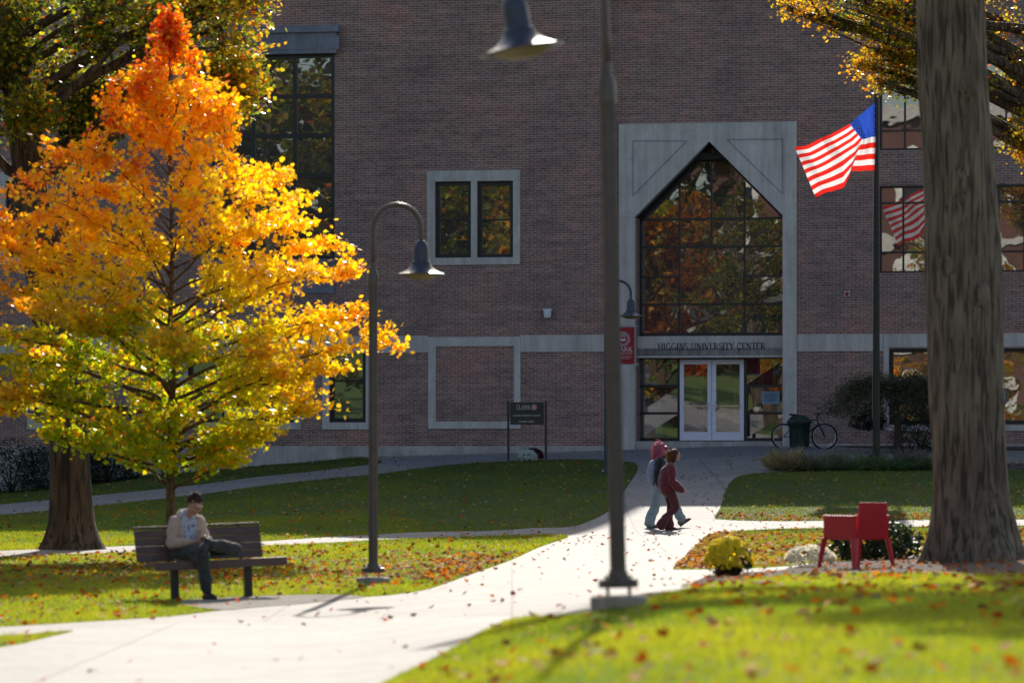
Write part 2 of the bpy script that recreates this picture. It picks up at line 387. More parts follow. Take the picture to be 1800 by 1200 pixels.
Z_['plaza'] = poly([('t',T(1062),.5),(1062,797),(900,800),(760,803),(668,811),(662,816),(750,821),(850,812),(960,808),(1040,807),(1100,810),(1124,817),(1126,812),(1230,806),(1330,803),(1440,801),(1455,790),('t',T(1470),.4)], False)
Z_['dirt'] = poly([(318,1062),(335,1056),(400,1052),(500,1048),(590,1047),(640,1051),(600,1056),(540,1062),(450,1069),(400,1074),(350,1070)])
Z_['walk'] = poly([(-500,1142),(0,1118),(130,1108),(300,1098),(600,1090),(760,1087),(900,1085.5),(925,1086),(870,1102),(790,1145),(680,1200),(590,1262),('w',-1.6,11),('w',-3.5,5.5),('w',-30,5.5),('w',-30,30)], False)
Z_['slab'] = [(-40,5.5),(30,5.5),(30,40),(22,60),(24,80),(26,103)] + [tuple(W(T(2600),.4,0)[:2]), tuple(W(T(-500),.4,0)[:2])] + [(-24,100),(-26,60),(-30,30)]
def inpoly(x, y, P):
    c = False; j = len(P)-1
    for i in range(len(P)):
        xi, yi = P[i]; xj, yj = P[j]
        if (yi > y) != (yj > y) and x < (xj-xi)*(y-yi)/(yj-yi)+xi: c = not c
        j = i
    return c
BBOX = {k: (min(p[0] for p in P), max(p[0] for p in P), min(p[1] for p in P), max(p[1] for p in P)) for k, P in Z_.items()}
def isin(k, x, y):
    b = BBOX[k]; return b[0] <= x <= b[1] and b[2] <= y <= b[3] and inpoly(x, y, Z_[k])
ORDER = ['mulch','dirt','flower_bed','wall_bed','lawn_far','lawn_mid','lawn_left','lawn_sliver','lawn_near','lawn_right','lawn_side','plaza','walk','slab']
def zone(x, y):
    for k in ORDER:
        if isin(k, x, y): return k
    return 'out'
pts2, edg = [], []
for k, P in Z_.items():
    o = len(pts2); pts2 += [Vector(p) for p in P]; edg += [(o+i, o+(i+1) % len(P)) for i in range(len(P))]
for y in np.arange(6, 112, .8):
    for x in np.arange(-26, 27, .8 if y > 20 else .8): pts2.append(Vector((x+random.uniform(-.1,.1), y+random.uniform(-.1,.1))))
for y in list(range(-120, 6, 12)) + list(range(0, 140, 10)) + list(range(140, 900, 90)):
    for x in list(range(-600, -120, 60)) + list(range(-120, 41, 8)) + list(range(60, 601, 60)):
        if not (-26 < x < 27 and 6 < y < 112): pts2.append(Vector((x, y)))
cv, ce, cf, _, _, _ = delaunay_2d_cdt(pts2, edg, [], 0, 1e-4)
CV = [(v.x, v.y, h(v.x, v.y)) for v in cv]
CZ = []
for f in cf:
    x = sum(CV[i][0] for i in f)/3; y = sum(CV[i][1] for i in f)/3; CZ.append(zone(x, y))
def sheet(name, zones, dz, mat, label=None):
    mb = MB(); fs = [f for f, z in zip(cf, CZ) if zones is None or z in zones]
    used = sorted({i for f in fs for i in f}); mp = {i: k for k, i in enumerate(used)}
    mb.add([(CV[i][0], CV[i][1], CV[i][2]+dz) for i in used], [tuple(mp[i] for i in f) for f in fs])
    o = mb.build(name, mat, smooth=True); tag(o, kind='structure'); return o

def ground_mat():
    m, nt, out = new_mat('turf_soil')
    p = N(nt, 'ShaderNodeBsdfPrincipled', Roughness=.9)
    a = noisetex(nt, .35, 5, .6); b = noisetex(nt, 14, 4, .7)
    c = ramp(nt, a, [(.3, (.03,.055,.018)), (.7, (.055,.085,.022))])
    tc = nt.nodes.new('ShaderNodeTexCoord'); sp = nt.nodes.new('ShaderNodeSeparateXYZ'); L(nt, tc.outputs['Object'], sp.inputs[0])
    mr = N(nt, 'ShaderNodeMapRange'); L(nt, sp.outputs[0], mr.inputs[0]); mr.inputs[1].default_value = -14; mr.inputs[2].default_value = -22
    c = mixc(nt, mr.outputs[0], c, (.12,.18,.03))
    c = mixc(nt, 1.0, c, ramp(nt, b, [(.3,.6),(.7,1.3)]), 'MULTIPLY')
    L(nt, c, p.inputs['Base Color'])
    bp = N(nt, 'ShaderNodeBump', Strength=.8, Distance=.03); L(nt, b, bp.inputs['Height']); L(nt, bp.outputs[0], p.inputs['Normal'])
    L(nt, p.outputs[0], out.inputs[0]); return m
def paving_mat(name, col, grain=180, var=.2, joint=None, rough=.75, spec=.5):
    m, nt, out = new_mat(name)
    p = N(nt, 'ShaderNodeBsdfPrincipled', Roughness=rough); p.inputs['Specular IOR Level'].default_value = spec
    a = noisetex(nt, .8, 6, .65); b = noisetex(nt, grain, 2, .5); d = noisetex(nt, 6, 5, .7)
    c = ramp(nt, a, [(.3, tuple(x*(1-var) for x in col)), (.7, tuple(x*(1+var*.6) for x in col))])
    c = mixc(nt, 1.0, c, ramp(nt, d, [(.3,.76),(.6,1.08)]), 'MULTIPLY')
    c = mixc(nt, 1.0, c, ramp(nt, b, [(.3,.7),(.7,1.2)]), 'MULTIPLY')
    if joint:
        tc = nt.nodes.new('ShaderNodeTexCoord'); br = nt.nodes.new('ShaderNodeTexBrick'); L(nt, tc.outputs['Object'], br.inputs['Vector'])
        br.offset = 0; br.inputs['Scale'].default_value = 1
        br.inputs['Brick Width'].default_value = joint; br.inputs['Row Height'].default_value = joint; br.inputs['Mortar Size'].default_value = .018
        br.inputs['Color1'].default_value = (1,1,1,1); br.inputs['Color2'].default_value = (.93,.93,.93,1); br.inputs['Mortar'].default_value = (.5,.48,.46,1)
        c = mixc(nt, 1.0, c, br.outputs['Color'], 'MULTIPLY')
    L(nt, c, p.inputs['Base Color'])
    bp = N(nt, 'ShaderNodeBump', Strength=.5, Distance=.008); L(nt, b, bp.inputs['Height']); L(nt, bp.outputs[0], p.inputs['Normal'])
    L(nt, p.outputs[0], out.inputs[0]); return m
M['turf'] = ground_mat()
M['concrete'] = paving_mat('path_concrete', (.30,.27,.248), 90, .22, 2.4)
M['walkmat'] = paving_mat('walkway_concrete', (.35,.325,.30), 60, .18, 3.2)
M['plazamat'] = paving_mat('plaza_asphalt', (.22,.21,.23), 90, .2)
M['soil'] = pmat('bark_mulch', (.07,.045,.032), .95, 0, .5, 14, 1.0, 30)
M['dirtmat'] = pmat('worn_dirt', (.3,.26,.22), .95, 0, .4, 5, 1.0, 18)
sheet('ground', None, 0, M['turf'])
sheet('path', ['slab'], .014, M['concrete'])
sheet('walkway', ['walk'], .014, M['walkmat'])
sheet('plaza', ['plaza'], .014, M['plazamat'])
sheet('mulch', ['mulch'], .02, M['soil'])
sheet('planting_bed', ['flower_bed','wall_bed'], .03, M['soil'])
sheet('dirt_patch', ['dirt'], .018, M['dirtmat'])

# ------------------------------------------------------------------ university building
BLD = empty('university_building', (OX, OY, 0), -YAW, 'brick university building with grey stone trim and pointed-arch glass entrance', 'building')
def holes_wall(mb, t0, t1, z0, z1, holes, n, depth):
    ts = sorted({t0, t1, *[a for hh in holes for a in hh[:2]]}); zs = sorted({z0, z1, *[a for hh in holes for a in hh[2:4]]})
    for i in range(len(ts)-1):
        for j in range(len(zs)-1):
            tm, zm = (ts[i]+ts[i+1])/2, (zs[j]+zs[j+1])/2
            if any(a < tm < b and c < zm < d for a, b, c, d in holes): continue
            mb.add([(ts[i],n,zs[j]),(ts[i+1],n,zs[j]),(ts[i+1],n,zs[j+1]),(ts[i],n,zs[j+1])], [(0,1,2,3)])
    for a, b, c, d in holes:
        q = [(a,c),(b,c),(b,d),(a,d)]
        for k in range(4):
            (x0,y0),(x1,y1) = q[k], q[(k+1) % 4]
            mb.add([(x0,n,y0),(x1,n,y1),(x1,n+depth,y1),(x0,n+depth,y0)], [(0,1,2,3)])
def rect(px0, px1, py0, py1, n=0.0):        # pixel rectangle -> (t0,t1,z0,z1) on the plane n
    pm = (px0+px1)/2
    return (T(px0,n), T(px1,n), Z(pm,py1,n), Z(pm,py0,n))
NL = -.35                                    # the left wing stands slightly proud
def ring(mb, outer, inner, n0, n1):
    a,b,c,d = outer; e,f,g,k = inner
    mb.bx(a, e, n0, n1, c, d); mb.bx(f, b, n0, n1, c, d); mb.bx(e, f, n0, n1, c, g); mb.bx(e, f, n0, n1, k, d)

def make_window(name, r, n, mull=(), rails=(), fw=.07, depth=.12, stone=None, sill=False, label=None, glass='glass', mw=.05, blind=0):
    """window inside the opening r, its face at n"""
    w = empty(name, (0,0,0)); w.parent = BLD
    if label: w['label'] = label
    a,b,c,d = r; mb = MB(); e = .003
    ring(mb, (a+e,b-e,c+e,d-e), (a+fw,b-fw,c+fw,d-fw), n, n+depth)
    mb.build('frame', M['frame'], w)
    mb = MB()
    for t in mull:
        mb.bx(t-mw/2, t+mw/2, n+.01, n+depth-.01, c+fw, d-fw)
        if not rails: mb.build('glazing_bar', M['frame'], w); mb = MB()
    ks = sorted([a+fw] + [t for t in mull] + [b-fw])
    for z in rails:
        for i in range(len(ks)-1):
            p = ks[i] + (mw/2 if i else 0); q = ks[i+1] - (mw/2 if i < len(ks)-2 else 0)
            mb.bx(p, q, n+.015, n+depth-.015, z-mw/2, z+mw/2)
    if mb.v: mb.build('glazing_bar', M['frame'], w)
    mb = MB(); y = n+depth*.5
    mb.add([(a+fw,y,c+fw),(b-fw,y,c+fw),(b-fw,y,d-fw),(a+fw,y,d-fw)], [(0,1,2,3)])
    mb.build('pane', M[glass], w)
    if blind:
        mb = MB(); mb.bx(a+fw, b-fw, y+.12, y+.13, d-fw-(d-c)*blind, d-fw); mb.build('blind', M['interior_light'], w)
    if sill:
        mb = MB(); mb.bx(a-.05, b+.05, n-.06, n+.03, c-.16, c-.003); mb.build('sill', M['lead'], w)
    return w
# openings ------------------------------------------------------------------
wL = []          # holes of the left wing (plane NL)
twin = [rect(765,828,319,453,NL), rect(839,902,319,453,NL)]
small = rect(10,72,318,452,NL)
tall = rect(372,588,97,456,NL)
g1 = rect(579,643,609,742,NL); g2 = rect(452,517,609,742,NL); g3 = rect(330,395,609,742,NL); g4 = rect(60,125,609,742,NL)
wL = twin + [small, tall, g1, g2, g3, g4]
wR = []
up1 = rect(1546,1900,108,262); mid1 = rect(1546,1900,325,478); low1 = rect(1563,1900,612,745)
ent = rect(1088,1401,216,790)
wR = [up1, mid1, low1, ent]
TOPZ = 14.03; UP = 7.0  # UP: unseen extra height of the left wing, added to shade the lawn
t_edge = T(1062, NL)
mb = MB(); holes_wall(mb, T(-900,NL), t_edge, -.6, TOPZ+UP, wL, NL, .28)
mb.add([(t_edge,NL,-.6),(t_edge,.02,-.6),(t_edge,.02,TOPZ+UP),(t_edge,NL,TOPZ+UP)], [(0,1,2,3)])
wl = mb.build('wall', M['brick'], BLD)
mb = MB(); holes_wall(mb, t_edge+.002, T(2700), .2, TOPZ, wR, 0.0, .28)
wr = mb.build('wall', M['brick'], BLD)
mb = MB()                                    # end and rear walls, roofs
tA, tB = T(-900,NL), T(2700)
mb.add([(tA,NL,-1),(tA,30,-1),(tA,30,TOPZ+UP),(tA,NL,TOPZ+UP)], [(0,1,2,3)])
mb.add([(tB,0,-1),(tB,30,-1),(tB,30,TOPZ),(tB,0,TOPZ)], [(0,1,2,3)])
mb.add([(tA,30,-1),(tB,30,-1),(tB,30,TOPZ),(tA,30,TOPZ)], [(0,1,2,3)])
mb.add([(t_edge,0,TOPZ),(t_edge,30,TOPZ),(t_edge,30,TOPZ+UP),(t_edge,0,TOPZ+UP)], [(0,1,2,3)])
mb.add([(tA,30,TOPZ),(t_edge,30,TOPZ),(t_edge,30,TOPZ+UP),(tA,30,TOPZ+UP)], [(0,1,2,3)])
mb.build('wall', M['brick'], BLD)
mb = MB(); mb.bx(tA-.1, t_edge+.1, NL-.1, 30.1, TOPZ+UP+.01, TOPZ+UP+.25); mb.bx(t_edge+.11, tB+.1, -.1, 30.1, TOPZ+.005, TOPZ+.03)
mb.build('roof', M['roof'], BLD)
mb = MB(); mb.bx(tA, T(400), NL+.01, 12, TOPZ+UP+.26, 25.6); mb.build('shade_block', M['brick'], BLD)  # unseen block added above the roof to shade the left lawn
# interior room so that the glass has something dark behind it
mb = MB()
mb.bx(tA+.2, tB-.2, 5.2, 5.4, -.5, TOPZ-.2)
for zz in (-.4, 4.2, 9.6, TOPZ-.4): mb.bx(tA+.2, tB-.2, .42, 5.2, zz, zz+.2)
mb.build('interior', M['interior'], BLD)
# stone trim of the left wing -------------------------------------------------
def stone_frame(rects, pad_px, n, mat='stone', name='window_surround', proud=.03, bot=None):
    """one stone surround round one or two openings"""
    mb = MB(); a = min(r[0] for r in rects); b = max(r[1] for r in rects); c = rects[0][2]; d = rects[0][3]
    l, rr, t, bo = pad_px; ys = (n-proud, n+.2)
    mb.bx(a-l, b+rr, *ys, d+.002, d+t); mb.bx(a-l, b+rr, *ys, c-bo, c-.002)
    mb.bx(a-l, a-.002, *ys, c-.002, d+.002); mb.bx(b+.002, b+rr, *ys, c-.002, d+.002)
    if len(rects) > 1: mb.bx(rects[0][1]+.002, rects[1][0]-.002, *ys, c-.002, d+.002)
    return mb.build(name, M[mat], BLD)
stone_frame(twin, (.225,.2,.3,.2), NL)
stone_frame([small], (.22,.22,.26,.2), NL)
for r in twin: make_window('window', r, NL+.12, rails=[r[2]+(r[3]-r[2])*.5], fw=.11)
make_window('window', small, NL+.12, fw=.13)
BZ0, BZ1 = Z(800,619,NL), Z(800,589.5,NL)
for r in (g1,g2,g3,g4):
    r2 = r; mb = MB(); a,b,c,d = r
    for x0,x1,z0,z1 in ((a-.2,a-.002,c-.2,BZ0-.003),(b+.002,b+.2,c-.2,BZ0-.003),(a-.002,b+.002,c-.2,c-.002)): mb.bx(x0,x1,NL-.03,NL+.2,z0,z1)
    mb.build('window_surround', M['stone'], BLD)
    make_window('window', r, NL+.12, rails=[c+(d-c)*.55], fw=.11)
bp_ = rect(753,915,592,753,NL); ip = rect(766.5,903.5,608.5,740.5,NL)
mb = MB(); n0 = NL-.035
ring(mb, bp_, ip, n0, NL+.1); mb.build('blind_panel_surround', M['stone'], BLD)
mb = MB(); tt = [tA]+[T(p,NL) for p in (100,250,420,560,753)]
def band_segs(mb, x0, x1, z0, z1, y0, y1, seg=2.3):
    k = max(1, round((x1-x0)/seg)); 
    for i in range(k): mb.bx(x0+(x1-x0)*i/k+.004, x0+(x1-x0)*(i+1)/k-.004, y0+random.uniform(0,.004), y1, z0, z1)
band_segs(mb, tA, bp_[0]-.002, BZ0, BZ1, NL-.03, NL+.1); mb.build('stone_band', M['stone_band'], BLD); mb = MB(); band_segs(mb, bp_[1]+.002, t_edge+.03, BZ0, BZ1, NL-.03, NL+.1)
mb.build('stone_band', M['stone_band'], BLD)
mb = MB(); z1 = Z(800,784,NL); band_segs(mb, tA, t_edge+.05, -.6, z1, NL-.06, NL+.1, 3.1); mb.build('plinth', M['plinth'], BLD)
# tall bay window with lead-grey header and panel
mb = MB(); a,b,c,d = tall
mb.bx(a-.1, b+.17, NL-.28, NL+.1, Z(480,60,NL), Z(480,48,NL)); mb.bx(a-.05, b+.1, NL-.2, NL+.1, d+.003, Z(480,60,NL)-.003)
for k in range(6): mb.bx(a+.1+k*.62, a+.62+k*.62, NL-.215, NL-.2, d+.12, Z(480,60,NL)-.12)
mb.build('bay_header', M['lead'], BLD)
mb = MB(); mb.bx(a+.003, b-.003, NL-.05, NL+.1, Z(480,516,NL), c-.003); mb.bx(a-.03, b+.03, NL-.1, NL+.1, c-.12, c-.004)
mb.bx(a+.003, b-.003, NL-.08, NL-.05, Z(480,488,NL)-.01, Z(480,488,NL)+.01); mb.build('bay_panel', M['lead'], BLD)
make_window('tall_window', tall, NL+.02, mull=[T(445,NL), T(518,NL)], rails=[Z(480,y,NL) for y in (170,239,309,380)], fw=.1, mw=.12)
# right wing windows --------------------------------------------------------
make_window('ribbon_window', up1, .1, mull=[T(p) for p in (1590,1634,1678,1722,1768,1812,1856)], rails=[Z(1600,140), Z(1600,229)], fw=.06, mw=.05, sill=True)
make_window('ribbon_window', mid1, .1, mull=[T(p) for p in (1587,1628,1670,1712,1755,1800,1845)], rails=[Z(1600,356), Z(1600,443)], fw=.05, mw=.05, sill=True)
make_window('ribbon_window', low1, .16, mull=[T(p) for p in (1650,1735,1820)], rails=[], fw=.1, mw=.07, blind=.28)
mb = MB(); BR0, BR1 = Z(1480,617), Z(1480,587.5)
band_segs(mb, ent[1]+.003, T(1553), BR0, BR1, -.03, .1); band_segs(mb, T(1553)+.003, tB, Z(1480,611)+.003, BR1, -.028, .1)
mb.build('stone_band', M['stone_band'], BLD); mb = MB()
mb.bx(T(1553), T(1562.5), -.03, .1, Z(1560,755), Z(1480,611)); mb.bx(T(1562.5)+.003, T(1905), -.03, .1, Z(1560,757), Z(1560,747))
mb.build('window_surround', M['stone_band'], BLD)
mb = MB(); mb.bx(ent[1]+.003, tB, -.03, .1, .2, Z(1480,779)); mb.build('plinth', M['plinth'], BLD)
# entrance surround ---------------------------------------------------------
ET0, ET1 = T(1116), T(1376); EZS = Z(1246,380); EZA = Z(1247,249); EZT = ent[3]; EB = 1.3
EO0, EO1 = ent[0], ent[1]; TA = T(1247)
mb = MB(); y0, y1 = -.05, .25
mb.bx(EO0+.002, ET0, y0, y1, EB, EZS); mb.bx(ET1, EO1-.002, y0, y1, EB, EZS)
mb.prism([(EO0+.002,EZS+.004),(ET0,EZS+.004),(TA-.004,EZA),(TA-.004,EZT-.002),(EO0+.002,EZT-.002)], y0, y1)
mb.prism([(TA,EZA),(ET1,EZS+.004),(EO1-.002,EZS+.004),(EO1-.002,EZT-.002),(TA,EZT-.002)], y0, y1)
mb.build('entrance_surround', M['stone'], BLD)
mb = MB()                                     # incised triangular panels: thin raised rib lines
def rib(p, q, w=.035):
    (x0,z0),(x1,z1) = p, q; d = Vector((x1-x0, z1-z0)).normalized(); nn = Vector((-d.y, d.x))*w/2
    mb.prism([(x0-nn.x,z0-nn.y),(x1-nn.x,z1-nn.y),(x1+nn.x,z1+nn.y),(x0+nn.x,z0+nn.y)], y0-.012, y0+.01)
PL = [(T(1113),Z(1113,248)),(T(1208),Z(1208,248)),(T(1113),Z(1113,344))]; PR = [(T(1279),Z(1279,246)),(T(1376),Z(1376,244.5)),(T(1376),Z(1376,341))]
M['stone_shadow'] = stone_mat('stone_shadow', (.38,.36,.39))
for P_ in (PL, PR):
    mb = MB()
    for k in range(3): rib(P_[k], P_[(k+1) % 3])
    mb.build('panel_moulding', M['stone_shadow'], BLD)
# reveal of the deep recess
GN = .9                                        # depth of the glass plane
mb = MB()
mb.add([(ET0,.25,EB),(ET0,GN+.1,EB),(ET0,GN+.1,EZS),(ET0,.25,EZS)], [(0,1,2,3)]); mb.build('reveal', M['brick'], BLD); mb = MB(); mb.add([(ET1,.25,EB),(ET1,GN+.1,EB),(ET1,GN+.1,EZS),(ET1,.25,EZS)], [(0,1,2,3)])
mb.build('reveal', M['brick'], BLD)
mb = MB(); mb.add([(ET0,.25,EZS),(ET0,GN+.1,EZS),(TA,GN+.1,EZA),(TA,.25,EZA)], [(0,1,2,3)]); mb.build('soffit', M['frame'], BLD); mb = MB(); mb.add([(ET1,.25,EZS),(ET1,GN+.1,EZS),(TA,GN+.1,EZA),(TA,.25,EZA)], [(0,1,2,3)])
mb.build('soffit', M['frame'], BLD)
# glazed screen
def tg(p): return T(p, GN)
def zg(py, px=1250): return Z(px, py, GN)
SCR = empty('arched_window'); SCR.parent = BLD; SCR['label'] = 'tall pointed-arch glazed screen over the entrance doors'
Gz0, Gz1 = zg(587), zg(383)
slope = (EZA-EZS)/(TA-ET0)
def ztop(t): return EZS + slope*(t-ET0) if t < TA else EZS + slope*(ET1-t)
mb = MB(); fw = .05; yb0, yb1 = GN-.05, GN+.07
mb.bx(ET0+.003, tg(1129), yb0, yb1, Gz0, EZS); mb.bx(ET1-.08, ET1-.003, yb0, yb1, Gz0, EZS)
mb.bx(ET0+.003, ET1-.003, yb0-.01, yb1+.01, Gz0-.06, Gz0+.04)
for (p, q) in (((ET0, EZS),(TA, EZA)), ((TA, EZA),(ET1, EZS))):
    w = .1
    mb.prism([(p[0], p[1]-.004), (q[0], q[1]-.004), (q[0], q[1]-.14), (p[0], p[1]-.14)], yb0, yb1)
mb.build('frame', M['frame'], SCR)
mb = MB(); bw = .055
v1, vm, v2 = tg(1195), tg(1251), tg(1309)
r434, r534, r486 = zg(434), zg(534.5), zg(486)
for t, za, zb in ((v1, Gz0+.04, ztop(v1)-.15), (v2, Gz0+.04, ztop(v2)-.15), (vm, r434, ztop(vm)-.15)): mb.bx(t-bw/2, t+bw/2, GN-.04, GN+.05, za, zb)
edges_t = [tg(1129), v1, v2, ET1-.08]
for z in (zg(385), r434, r534):
    for i in range(3): mb.bx(edges_t[i]+(bw/2 if i else 0), edges_t[i+1]-(bw/2 if i < 2 else 0), GN-.035, GN+.045, z-bw/2, z+bw/2)
for i in (0, 2): mb.bx(edges_t[i]+(bw/2 if i else 0), edges_t[i+1]-(bw/2 if i < 2 else 0), GN-.035, GN+.045, r486-bw/2, r486+bw/2)
mb.build('glazing_bar', M['frame'], SCR)
# panes: every light its own slightly different sheet
xs = [tg(1129), v1, vm, v2, ET1-.08]; zs = [Gz0+.04, r534, r486, r434, zg(385)]
mb = MB()
def pane(x0, x1, z0, z1, zt0=None, zt1=None):
    j = lambda: GN + random.uniform(-.006, .006)
    mb.add([(x0,j(),z0),(x1,j(),z0),(x1,j(),zt1 if zt1 is not None else z1),(x0,j(),zt0 if zt0 is not None else z1)], [(0,1,2,3)])
for a, b, hs in ((xs[0],xs[1],zs), (xs[3],xs[4],zs)):
    for k in range(4): pane(a, b, hs[k], hs[k+1])
pane(xs[1], xs[3], zs[0], zs[1]); pane(xs[1], xs[3], zs[1], zs[3])
pane(xs[1], xs[2], zs[3], zs[4]); pane(xs[2], xs[3], zs[3], zs[4])
for k in range(4): pane(xs[k], xs[k+1], zs[4], None, ztop(xs[k])-.05, ztop(xs[k+1])-.05)
mb.build('pane', M['glass'], SCR)
# lintel stone with the lettering
LZ0, LZ1 = zg(629), Gz0-.065
mb = MB(); mb.bx(ET0+.003, ET1-.003, .42, GN+.12, LZ0, LZ1); mb.build('lintel', M['stone_band'], BLD)
mb = MB(); tl0, tl1 = T(1156.5, .4), T(1345, .4); Hh = (zg(602.5)-zg(614.5))
tot = sum(GL[c][0] for c in 'HIGGINS UNIVERSITY CENTER')*Hh
text(mb, 'HIGGINS UNIVERSITY CENTER', Hh, ((tl0+tl1)/2, .405, Z(1250,614.5,.4)), (1,0,0), (0,0,1), (0,-1,0), wscale=(tl1-tl0)/tot, bold=1.15)
mb.build('lettering', M['letters'], BLD)
# ground floor screen, doors
DZ0, DZ1 = zg(775), zg(631)
mb = MB()
d0, d1 = tg(1195.5), tg(1308)
mb.bx(ET0+.003, ET1-.003, yb0, yb1, DZ1, LZ0-.003)
mb.bx(ET0+.003, tg(1125), yb0, yb1, DZ0, DZ1); mb.bx(d0-.07, d0-.005, yb0, yb1, DZ0, DZ1); mb.bx(d1+.005, d1+.07, yb0, yb1, DZ0, DZ1); mb.bx(ET1-.03, ET1-.003, yb0, yb1, DZ0, DZ1)
for a, b in ((tg(1125), d0-.07), (d1+.07, ET1-.03)):
    for py in (678, 726): mb.bx(a, b, yb0, yb1, zg(py)-.035, zg(py)+.035)
    mb.bx(a, b, yb0, yb1, DZ0, DZ0+.09)
    if a < d0: mb.bx(tg(1156)-.02, tg(1156)+.02, yb0+.3, yb1+.3, zg(726), DZ1)
mb.build('shopfront_frame', M['frame'], BLD)
for a, b in ((tg(1125), d0-.07), (d1+.07, ET1-.03)):
    mb = MB()
    for z0_, z1_ in ((DZ0+.09, zg(726)-.035), (zg(726)+.035, zg(678)-.035), (zg(678)+.035, DZ1)): pane(a, b, z0_, z1_)
    mb.build('sidelight', M['glass_clear'], BLD)
mid = (d0+d1)/2
for a, b, hx in ((d0, mid-.006, mid-.12), (mid+.006, d1, mid+.12)):
    dr = empty('door'); dr.parent = BLD
    mb = MB(); ring(mb, (a, b, DZ0+.02, DZ1-.01), (a+.115, b-.115, zg(759), zg(640)), GN-.06, GN-.01)
    mb.build('door_frame', M['door_frame'], dr)
    mb = MB(); y = GN-.035; pane_z = (zg(759), zg(640)); mb.add([(a+.115,y,pane_z[0]),(b-.115,y,pane_z[0]),(b-.115,y,pane_z[1]),(a+.115,y,pane_z[1])], [(0,1,2,3)])
    mb.build('pane', M['glass_clear'], dr)
    mb = MB(); mb.bx(a+.117, b-.117, GN-.10, GN-.065, zg(715), zg(712)); mb.build('push_bar', M['chrome'], dr)
    mb = MB(); s = -1 if hx < mid else 1
    mb.tube([(hx,GN-.062,zg(722)),(hx,GN-.13,zg(721)),(hx+s*.05,GN-.16,zg(717)),(hx+s*.05,GN-.16,zg(711)),(hx,GN-.13,zg(707)),(hx,GN-.062,zg(706))], .014, 8)
    mb.bx(hx-.035, hx+.035, GN-.075, GN-.061, zg(719), zg(711)); mb.build('handle', M['chrome'], dr)
mb = MB(); mb.bx(ET0-.25, ET1+.1, .05, GN+4.2, 1.3, DZ0-.004); mb.build('doorstep', M['plinth'], BLD)
mb = MB()                                       # vestibule columns and a table top seen through the glass
for p in (1215, 1229, 1277, 1290): mb.bx(tg(p), tg(p)+.12, GN+1.6, GN+1.9, DZ0, DZ1+.2)
mb.bx(tg(1320), tg(1324)+.08, GN+1.5, GN+1.7, DZ0, DZ1+.2); mb.bx(tg(1208), tg(1300), GN+2.4, GN+3.0, DZ0+.72, DZ0+.8)
mb.build('vestibule_column', M['interior_light'], BLD)
# things inside / on the glass
nb = MB(); nb.bx(tg(1340), tg(1371), GN-.062, GN-.055, zg(710), zg(688))
notice = nb.build('notice', pmat('notice_paper', (.25,.38,.5), .7, 0, .15, 30)); notice.matrix_world = Matrix.Translation((OX,OY,0)) @ Matrix.Rotation(-YAW,4,'Z')
tag(notice, 'pale blue paper notice taped to the glass right of the doors', 'notice')
nb = MB()
for k in range(7): nb.bx(tg(1343), tg(1343)+(.36 if k % 3 else .28), GN-.066, GN-.0625, zg(691.5+k*2.4), zg(690.7+k*2.4))
lo = nb.build('print', M['letters']); lo.parent = notice; lo.matrix_parent_inverse = Matrix.Identity(4)
BM4 = Matrix.Translation((OX,OY,0)) @ Matrix.Rotation(-YAW,4,'Z')
db = MB(); db.box(((tg(1128)+tg(1160))/2, GN+.45, (zg(770)+zg(695))/2), (tg(1160)-tg(1128), .5, zg(695)-zg(770)), None, .04)
dropbox = db.build('drop_box', pmat('drop_box_white', (.6,.62,.68), .5, 0, .08)); dropbox.matrix_world = BM4
tag(dropbox, 'white parcel drop box with logo behind the left door sidelight', 'drop box')
hb = MB(); text(hb, 'Fed', .2, (tg(1127), GN+.19, zg(707)), (1,0,0), (0,0,1), (0,-1,0), serif=False, align='l', wscale=.8, bold=1.3)
o = hb.build('logo', pmat('logo_purple', (.08,.02,.2), .5)); o.parent = dropbox
hb = MB(); text(hb, 'Ex', .2, (tg(1127)+.3, GN+.19, zg(707)), (1,0,0), (0,0,1), (0,-1,0), serif=False, align='l', wscale=.8, bold=1.3)
o = hb.build('logo', pmat('logo_orange', (.8,.18,.02), .5)); o.parent = dropbox
# wall fittings
fl = empty('wall_light'); fl.matrix_world = BM4 @ Matrix.Translation((T(964,NL), NL, Z(964,551,NL))); tag(fl, 'small white light fitting high on the brick wall left of the entrance', 'light')
mb = MB(); mb.box((0,-.03,.0), (.14,.06,.16), None, .01); mb.build('back_plate', M['door_frame'], fl)
mb = MB(); mb.lathe([(.01,-.12),(.08,-.12),(.1,-.06),(.115,.07),(.02,.1)], (0,-.15,.0), 14)
mb.box((0,-.13,.1), (.24,.2,.04), None, .01); mb.build('lamp_housing', pmat('white_plastic', (.75,.78,.85), .5, 0, .05), fl)
bl = empty('fire_alarm_bell'); bl.matrix_world = BM4 @ Matrix.Translation((T(1489,0), 0, Z(1489,516,0))); tag(bl, 'small round red alarm bell on the brick wall right of the entrance', 'alarm bell')
mb = MB(); mb.box((0,-.012,0), (.14,.02,.14), None, .004); mb.build('mounting_plate', M['door_frame'], bl)
mb = MB(); mb.lathe([(.0,.07),(.03,.065),(.055,.04),(.06,.0)], (0,-.025,0), 16, Matrix.Rotation(R(90),3,'X')); mb.build('bell', pmat('bell_red', (.35,.015,.015), .4), bl)
